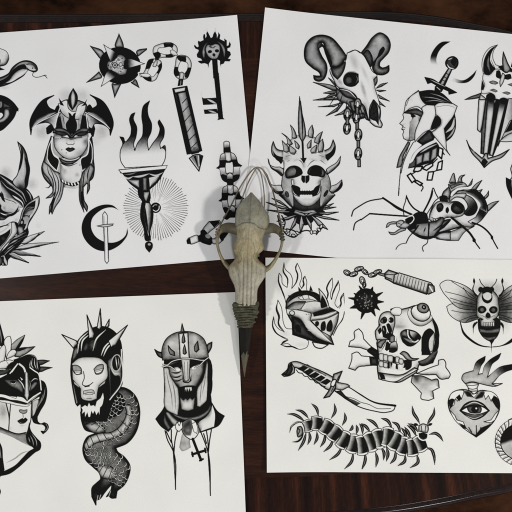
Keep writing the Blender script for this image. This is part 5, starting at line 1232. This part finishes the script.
#        v     left   right  top   mid   low (mm above the sheets)
ROWS = [(192.4, 250.4, 252.0, 21.5, 20.5, 19.0), (194.5, 248.8, 253.8, 24, 19, 14), (197.5, 246.0, 256.6, 26.5, 18, 10), (201, 242.6, 259.8, 28.6, 17, 7), (205, 238.8, 262.4, 30.6, 16.5, 5), (210, 236.2, 265.6, 32, 16, 4), (216, 235.3, 269.2, 33, 15.5, 3.5), (222, 234.9, 269.6, 33.4, 15.5, 3.5), (227, 235.2, 267.8, 33.2, 15.5, 4),
        (232.6, 236.4, 265.0, 32.6, 16, 5), (238, 236.6, 262.8, 31.8, 16.5, 6), (241.5, 235.0, 263.0, 31.4, 17.5, 7), (245, 232.8, 264.0, 31, 19, 8), (248, 232.2, 264.5, 30.6, 19.5, 9), (251, 233.2, 262.6, 30, 19, 9), (254.5, 234.8, 258.4, 29, 17.5, 8), (258, 235.3, 257.6, 28, 16.5, 7), (261, 233.6, 259.8, 27, 15.5, 6), (264, 230.6, 263.4, 26, 14.5, 5), (267, 228.6, 265.8, 25.2, 13.5, 4), (271, 228.2, 266.2, 24.2, 12.5, 3),
        (276.5, 229.6, 265.6, 22.8, 11.5, 2.5), (281, 231.8, 262.6, 21.6, 11, 2.2), (285.3, 234.0, 259.6, 20.6, 10.5, 2), (289, 235.0, 257.8, 19.8, 10, 2), (294, 235.4, 257.2, 18.8, 10, 2), (300, 235.3, 257.2, 17.6, 9.5, 2.2), (306, 236.5, 255.8, 16, 9, 3)]
R_ = np.array(ROWS)
vv = np.linspace(192.4, 306, 330)
def smooth_interp(col):
    y = np.interp(vv, R_[:, 0], R_[:, col]); k = np.hanning(11)[1:-1]; k /= k.sum()
    yp = np.pad(y, 4, mode='edge'); s = np.convolve(yp, k, 'valid')
    return s
Lf, Rt, Tp, Md, Lo = [smooth_interp(i) for i in (1, 2, 3, 4, 5)]
axis_u = np.interp(vv, [192, 222, 250, 275, 306], [251.1, 250.4, 248.0, 247.3, 246.6])
KN = 176
CRACKS = []
for pts_, cw, ca in (([(258, 200), (260, 206), (258.5, 213), (261, 219)], .35, .45), ([(240, 204), (241.5, 210), (239.5, 216)], .3, .35), ([(262.5, 205), (264, 213), (266.5, 218)], .3, .3),
                     ([(242, 247), (240, 253), (241.5, 259), (238.5, 264)], .4, .45), ([(253, 243), (255, 250), (253.5, 257), (256.5, 262)], .4, .45), ([(236, 245), (238.5, 248.5), (237.5, 253)], .35, .35), ([(258.5, 243), (259.5, 248), (257, 253)], .35, .4),
                     ([(240, 268), (238.5, 275), (240.5, 283), (239.5, 291)], .35, .4), ([(255.5, 268), (257, 276), (254.5, 284), (255.2, 293)], .35, .4), ([(233, 271), (235.5, 277), (235, 282)], .3, .35), ([(261, 270), (259.5, 277), (260.2, 281)], .3, .35), ([(244.5, 228), (246, 236), (245.2, 243)], .4, .35), ([(252.4, 230), (251, 237), (251.8, 243)], .35, .25)):
    q_ = spline(pts_, 14); rr_ = random.Random(int(pts_[0][0] * 7))
    q_ += np.array([[rr_.uniform(-.22, .22), 0] for _ in q_]); CRACKS.append((q_, cw, ca))
V, C = [], []
prng = random.Random(12)
sut = spline([(233, 229), (235.7, 227), (239, 225), (242.6, 223), (248.4, 222.2), (254.3, 223.5), (258.2, 226.9), (264, 229), (270, 229)], 8)
sut_l = np.interp
def bump(x, s): return math.exp(-(x / s) ** 2)
for i, v in enumerate(vv):
    for j in range(KN):
        th = 2 * math.pi * j / KN
        ct, st = math.cos(th), math.sin(th)
        pc = 1.0 if v < 262 else 1.0 - .16 * min(1, (v - 262) / 14)         # the snout is boxier than the braincase
        cx = math.copysign(abs(ct) ** pc, ct); sz = math.copysign(abs(st) ** (pc if v < 262 else .9), st)
        w = (Rt[i] - axis_u[i]) if ct >= 0 else (axis_u[i] - Lf[i])
        u = axis_u[i] + w * cx
        z = Md[i] + (Tp[i] - Md[i]) * sz if st >= 0 else Md[i] + (Md[i] - Lo[i]) * sz
        du = u - axis_u[i]
        if st > 0:
            # sagittal crest, temporal hollows, brow, nasal bones
            cr = np.interp(v, [192, 200, 212, 224, 238], [1.0, 1.9, 1.4, .8, .2])
            z += cr * bump(du, 1.3) * st
            fork = np.interp(v, [222, 246], [0.5, 13])
            if v > 222: z += .9 * bump(abs(du) - fork, 2.2) * np.interp(v, [222, 230, 246, 254], [0, 1, 1, 0])
            z -= np.interp(v, [238, 248, 262, 276], [0, .8, 1.3, .5]) * bump(du, 4.5)
            if v > 255:
                k_ = np.interp(v, [255, 264], [0, 1])
                z += k_ * (.55 * bump(abs(du) - 1.9, 1.3) - .5 * bump(du, .55) - .65 * bump(abs(du) - 4.1, .7))
            z -= 2.6 * bump(abs(du) - 13.0, 4.2) * bump(v - 268, 6) * .4
            z += -1.8 * bump(abs(du) - 14.5, 3) * bump(v - 257, 5)
        z += .22 * math.sin(u * .9 + v * .35) * math.sin(v * .55 - u * .3) + .10 * math.sin(u * 2.7 - v * 1.1) * math.sin(v * 1.9 + u * .8)
        if st > 0: z -= .5 * bump(v - (np.interp(u, sut[:, 0], sut[:, 1]) + .28 * math.sin(u * 2.1)), .5)
        z = BASE + z * .001
        V.append(loc_(at(u, v, z)))
        # stains, plus shade painted on the flanks and underside
        col = np.array([.44, .40, .285])
        back = np.interp(v, [205, 222, 226], [1, .9, 0]); col = col * (1 - back) + np.array([.385, .375, .30]) * back
        col *= 1 - .25 * np.interp(v, [192, 205], [1, 0])
        mid_ = np.interp(v, [226, 240, 255, 268], [0, 1, 1, 0]); col = col * (1 - mid_) + np.array([.50, .43, .27]) * mid_
        sn = np.interp(v, [262, 276], [0, 1]); col = col * (1 - sn) + np.array([.56, .525, .43]) * sn
        if st > -.1:
            ys = np.interp(u, sut[:, 0], sut[:, 1]) + .28 * math.sin(u * 2.1) + .22 * math.sin(u * 4.7 + 1)
            col *= 1 - .62 * bump(v - ys, .55)
            col *= 1 - .38 * bump(du, .8) * np.interp(v, [194, 200, 221, 224], [.2, 1, 1, .2])
            col *= 1 - .30 * bump(du + .6, .45) * np.interp(v, [226, 234, 262, 266], [0, .8, 1, 1])
            if v > 250:
                k_ = np.interp(v, [250, 262, 300], [0, 1, 1])
                col *= 1 - .55 * k_ * bump(abs(du) - 4.1, .55)
                col *= 1 - .35 * k_ * bump(du, .45)
                col *= 1 - .22 * k_ * bump(abs(du) - 8.2 + (v - 280) * .06, .6)
            for (su, sv, ss, sa) in ((236, 266, 3.2, .5), (261, 262, 3.5, .5), (233, 272, 2.5, .2), (239, 262, 2, .45), (258, 258, 3, .45), (242, 210, 3, .12), (258, 214, 4, .14), (262, 246, 3, .3), (234, 248, 2.4, .4), (235.5, 257, 3, .6), (258, 255, 2.6, .5), (244, 244, 5, .14), (251, 252, 4, .16), (238, 274, 3, .14), (256, 272, 3.5, .14), (247, 262, 2.5, .2), (240, 231, 3, .2), (259, 232, 3, .2), (250.8, 194.5, 2.4, .3), (237, 214, 3, .25), (267, 219, 3, .25)):
                col *= 1 - sa * math.exp(-((u - su) ** 2 + (v - sv) ** 2) / ss ** 2) * np.array([.7, .9, 1.2])
        for cp, cw, ca in CRACKS:
            dd = np.min((cp[:, 0] - u) ** 2 + (cp[:, 1] - v) ** 2)
            if dd < 4 and st > 0: col *= 1 - ca * math.exp(-dd / cw ** 2)
        edge_d = np.interp(st, [-.6, .08, .5], [.18, .42, 1.0]); col *= edge_d * np.array([.75, .745, .695])  # painted shade: bone colour darkens down the sides and underneath
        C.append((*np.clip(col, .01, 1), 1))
F = [(i * KN + j, (i + 1) * KN + j, (i + 1) * KN + (j + 1) % KN, i * KN + (j + 1) % KN) for i in range(len(vv) - 1) for j in range(KN)]
F.append(tuple(range(KN))); F.append(tuple(range((len(vv) - 1) * KN, len(vv) * KN))[::-1])
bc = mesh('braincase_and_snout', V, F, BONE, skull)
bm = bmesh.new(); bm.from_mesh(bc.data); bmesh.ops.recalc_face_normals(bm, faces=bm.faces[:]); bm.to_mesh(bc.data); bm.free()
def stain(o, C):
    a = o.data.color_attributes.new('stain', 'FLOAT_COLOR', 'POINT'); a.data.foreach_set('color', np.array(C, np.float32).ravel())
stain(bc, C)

def tube(name, P, rad, m, parent, seg=10, flat=None, n=10, colour=None, closed_ends=True, noise=0.0):
    """P: list of (u, v, z mm above the table); rad: list of half thickness in mm (sideways); flat: list of half height in mm"""
    S = spline(P, n); k = np.linspace(0, len(rad) - 1, len(S)); r = np.interp(k, range(len(rad)), rad)
    h = r if flat is None else np.interp(np.linspace(0, len(flat) - 1, len(S)), range(len(flat)), flat)
    X = np.array([loc_(at(u, v, z * .001)) for u, v, z in S])
    T = np.gradient(X, axis=0); T /= np.linalg.norm(T, axis=1)[:, None]
    V, C = [], []
    rr = random.Random(7)
    for i in range(len(X)):
        sd = np.cross(T[i], (0, 0, 1)); l = np.linalg.norm(sd); sd = sd / l if l > 1e-6 else np.array([1, 0, 0]); up = np.cross(sd, T[i])
        for j in range(seg):
            a = 2 * math.pi * j / seg; q = 1 + noise * rr.uniform(-1, 1)
            V.append(X[i] + (sd * math.cos(a) * r[i] + up * math.sin(a) * h[i]) * .001 * q)
            if colour: C.append((*colour(S[i], math.sin(a)), 1))
    F = [(i * seg + j, i * seg + (j + 1) % seg, (i + 1) * seg + (j + 1) % seg, (i + 1) * seg + j) for i in range(len(X) - 1) for j in range(seg)]
    if closed_ends: F.append(tuple(range(seg))[::-1]); F.append(tuple(range((len(X) - 1) * seg, len(X) * seg)))
    o = mesh(name, V, F, m, parent)
    if colour: stain(o, C)
    return o
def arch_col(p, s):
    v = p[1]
    k = np.interp(v, [224, 234, 244, 270], [.45, .55, .95, 1.0]) * np.interp(s, [-1, .2, 1], [.5, .9, 1.05])  # olive root; also shading painted in, dark underside and lighter top
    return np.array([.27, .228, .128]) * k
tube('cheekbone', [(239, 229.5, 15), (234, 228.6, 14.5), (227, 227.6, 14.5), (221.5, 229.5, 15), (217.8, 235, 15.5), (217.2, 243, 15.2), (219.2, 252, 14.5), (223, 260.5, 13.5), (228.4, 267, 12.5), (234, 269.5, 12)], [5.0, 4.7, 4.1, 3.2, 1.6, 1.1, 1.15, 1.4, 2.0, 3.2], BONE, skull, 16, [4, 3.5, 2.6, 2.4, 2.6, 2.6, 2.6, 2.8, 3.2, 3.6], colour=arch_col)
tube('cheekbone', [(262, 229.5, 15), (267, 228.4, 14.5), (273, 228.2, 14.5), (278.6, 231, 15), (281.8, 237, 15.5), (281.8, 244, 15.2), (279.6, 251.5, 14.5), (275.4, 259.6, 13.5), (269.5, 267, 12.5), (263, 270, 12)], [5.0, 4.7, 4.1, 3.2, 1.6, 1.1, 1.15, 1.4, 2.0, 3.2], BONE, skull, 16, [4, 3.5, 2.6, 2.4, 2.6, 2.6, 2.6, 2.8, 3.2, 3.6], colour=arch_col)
# olive cord wound round snout and spike: one long helix in two layers
def cord_pts():
    out = []; turns = 19.0; N_ = 380
    for q in range(N_ + 1):
        t = q / N_
        a = t * turns * 2 * math.pi
        v = 302.2 + 24.2 * t
        w = np.interp(t, [0, .12, .3, .45, .62, .8, 1], [11.6, 12.3, 11.6, 11.5, 9.0, 7.6, 7.0])
        w *= 1 + .045 * math.sin(3.1 * a / 2 / math.pi * 2.3 + 1)
        cu = np.interp(t, [0, 1], [245.9, 245.2])
        h = np.interp(t, [0, .5, 1], [7.6, 6.6, 5.2])
        out.append((cu + w * math.cos(a), v + 1.0 * math.sin(a * .5), 10.4 - 1.5 * t + h * math.sin(a)))
    return out
tube('cord_wrap', cord_pts(), [.85], CORD, skull, 8, n=3, noise=.12)
core = [(246, 301, 10.4), (245.8, 310, 10.0), (245.4, 320, 9.4), (245.1, 327, 9)]
tube('cord_core', core, [8.6, 8.8, 6.6, 5.2], CORD, skull, 20, [6.2, 6.2, 5, 4])
def cross_wrap():
    out = []
    for q in range(90):
        t = q / 89; a = t * 3.2 * 2 * math.pi + .4
        w = np.interp(t, [0, .35, .65, 1], [12.6, 12.4, 10.4, 8.2])
        out.append((245.8 + w * math.cos(a), 305 + 16 * t + 2.6 * math.cos(a + .4), 10.2 - t + np.interp(t, [0, 1], [8.4, 6.4]) * math.sin(a)))
    return out
tube('cord_strand', cross_wrap(), [.95], CORD, skull, 8, n=3, noise=.12)

# loose fibres standing off the cord
fv, ff = [], []
fr = random.Random(21)
for q in range(46):
    t = fr.random(); v0 = 302 + 24 * t; w0 = np.interp(t, [0, .12, .3, .45, .62, .8, 1], [11.6, 12.3, 11.6, 11.5, 9.0, 7.6, 7.0]) * .97
    a = fr.uniform(-.6, 3.7)
    p0 = np.array((245.6 + w0 * math.cos(a), v0, 10 + 7 * math.sin(a))); d = np.array((math.cos(a), fr.uniform(-.9, .9), .6 * math.sin(a) + fr.uniform(-.3, .3)))
    L_ = fr.uniform(1.2, 3.4); b0 = len(fv)
    for s_ in range(4):
        c = p0 + d * L_ * s_ / 3 + np.array((0, fr.uniform(-.3, .3), -.25 * s_)) * (s_ > 0)
        r_ = .16 * (1 - s_ / 4)
        for k_ in range(3): fv.append(loc_(at(c[0] + r_ * math.cos(2.1 * k_), c[1] + r_ * math.sin(2.1 * k_), c[2] * .001 + r_ * .0008 * math.cos(2.1 * k_ + 1))))
    for s_ in range(3):
        for k_ in range(3): ff.append((b0 + s_ * 3 + k_, b0 + s_ * 3 + (k_ + 1) % 3, b0 + s_ * 3 + 3 + (k_ + 1) % 3, b0 + s_ * 3 + 3 + k_))
fz = mesh('cord_fuzz', fv, ff, CORD, skull); fz['kind'] = 'stuff'

# spike: dark faceted shaft with a pale tip
def facet(name, rows, m, parent, jag_row=-1):
    V = []
    for ri_, (u0, u1, v, zt, zm, zb, ridge) in enumerate(rows):
        jg = (2.6, -1.2, 1.9, -2.6, 1.4, 0, 0) if ri_ == jag_row else (0,) * 7
        pts_ = [(u0, zm), (u0 + (ridge - u0) * .55, zt - (zt - zm) * .28), (ridge, zt), (ridge + (u1 - ridge) * .6, zt - (zt - zm) * .34), (u1, zm), (ridge + (u1 - ridge) * .4, zb), (u0 + (ridge - u0) * .6, zb)]
        V += [loc_(at(u, v + dv, z * .001)) for (u, z), dv in zip(pts_, jg)]
    k = 7
    F = [(i * k + j, i * k + (j + 1) % k, (i + 1) * k + (j + 1) % k, (i + 1) * k + j) for i in range(len(rows) - 1) for j in range(k)]
    F.append(tuple(range(k))[::-1]); F.append(tuple(range((len(rows) - 1) * k, len(rows) * k)))
    o = mesh(name, V, F, m, parent, False)
    b_ = bmesh.new(); b_.from_mesh(o.data); bmesh.ops.recalc_face_normals(b_, faces=b_.faces[:]); b_.to_mesh(o.data); b_.free()
    return o
shaft = facet('spike', [(238.8, 252.0, 322, 12.5, 9, 5.6, 246), (239.0, 251.6, 330, 12.2, 8.6, 5.2, 246), (239.6, 251.0, 338, 11.6, 8.2, 4.8, 246), (240.3, 250.0, 346, 11, 7.8, 4.6, 245.8), (241.0, 248.8, 353.2, 10.2, 7.4, 4.4, 245.4)], HORN, skull, 4)
facet('spike_tip', [(241.0, 248.8, 353.2, 10.2, 7.4, 4.4, 245.4), (241.6, 248.0, 358, 9.6, 7.1, 4.4, 245.2), (242.5, 246.9, 365, 8.4, 6.5, 4.4, 245), (243.5, 245.7, 371.5, 7.2, 5.8, 4.4, 244.8), (244.3, 244.7, 377, 5.8, 5.3, 4.8, 244.5)], HORN_TIP, shaft, 0)

# hanging thong: over the crown of the loop, knotted round both cheekbones
def leather(p, s): return None
def thong(P, r): return tube('thong', P, r, THONG, skull, 8, n=8)
thong([(217.4, 238, 19.2), (216.6, 233, 19), (218.6, 228, 18), (223, 220, 13), (230, 207.5, 9), (240, 187.5, 6.5), (248.6, 174.5, 6), (254.4, 168.4, 6.4), (258.4, 167.4, 6.6), (262.6, 169.6, 6), (267.6, 177.4, 5), (271.4, 186.6, 5), (274.6, 197.6, 6.5), (278.2, 212, 10), (281.4, 225, 15), (282.6, 233, 18.6)], [.62, .6, .6, .62])
thong([(238.6, 207.5, 6), (241.6, 200, 4.6), (247, 185.6, 4.2), (252.4, 174.4, 5), (256.6, 168.6, 6.2), (259.6, 170.6, 5.6), (262, 178, 4.4), (263.8, 190, 4), (264.4, 202, 4), (264, 212, 4)], [.45, .45, .5, .45])
def knot(cu, cv, cz, sgn):
    out = []
    for q in range(64):
        t = q / 63; a = t * 6.3 * 2 * math.pi
        out.append((cu + 2.1 * math.cos(a) + sgn * 1.2 * (t - .5), cv + 8.5 * (t - .5) + 1.2 * math.sin(a * .5 + cu), cz + 3.2 * math.sin(a)))
    return out
tube('thong_knot', knot(217.6, 233.6, 15.4, -1), [.45], THONG, skull, 8, n=3, noise=.2)
tube('thong_knot', knot(281.9, 236.5, 15.4, 1), [.55], CORD, skull, 8, n=3)

# ---------------------------------------------------------------- light, camera
def lamp(name, loc, energy, size, col):
    l = bpy.data.lights.new(name, 'AREA'); l.shape = 'DISK'; l.size = size; l.energy = energy; l.color = col
    o = bpy.data.objects.new(name, l); COL.objects.link(o); o.location = loc
    d = -np.array(loc); o.rotation_euler = __import__('mathutils').Vector(d).to_track_quat('-Z', 'Y').to_euler()
    return o
lamp('room_lamp_right', (1.2, -.30, 1.18), 13.6, .12, (1.0, .965, .92))
lamp('window_light', (.62, -1.42, .95), 5.5, .30, (.95, .975, 1.0))
lamp('room_lamp_left', (-1.08, -.16, 1.10), 7.6, .16, (1.0, .985, .96))
w = bpy.data.worlds.new('World'); S_.world = w; w.use_nodes = True
bg = w.node_tree.nodes['Background']; bg.inputs['Color'].default_value = (.97, .98, 1.0, 1); bg.inputs['Strength'].default_value = .27
cam = bpy.data.cameras.new('camera'); co = bpy.data.objects.new('camera', cam); COL.objects.link(co)
co.location = (0, 0, EYE); co.rotation_euler = (0, 0, 0)
cam.sensor_width = 36; cam.lens = 36 * EYE / (512 * U); cam.clip_start = .01; cam.clip_end = 20
S_.camera = co
S_.render.engine = 'CYCLES'
S_.cycles.max_bounces = 6
S_.cycles.filter_width = 1.6
S_.cycles.use_denoising = True
S_.view_settings.view_transform = 'Standard'; S_.view_settings.look = 'None'; S_.view_settings.exposure = 0
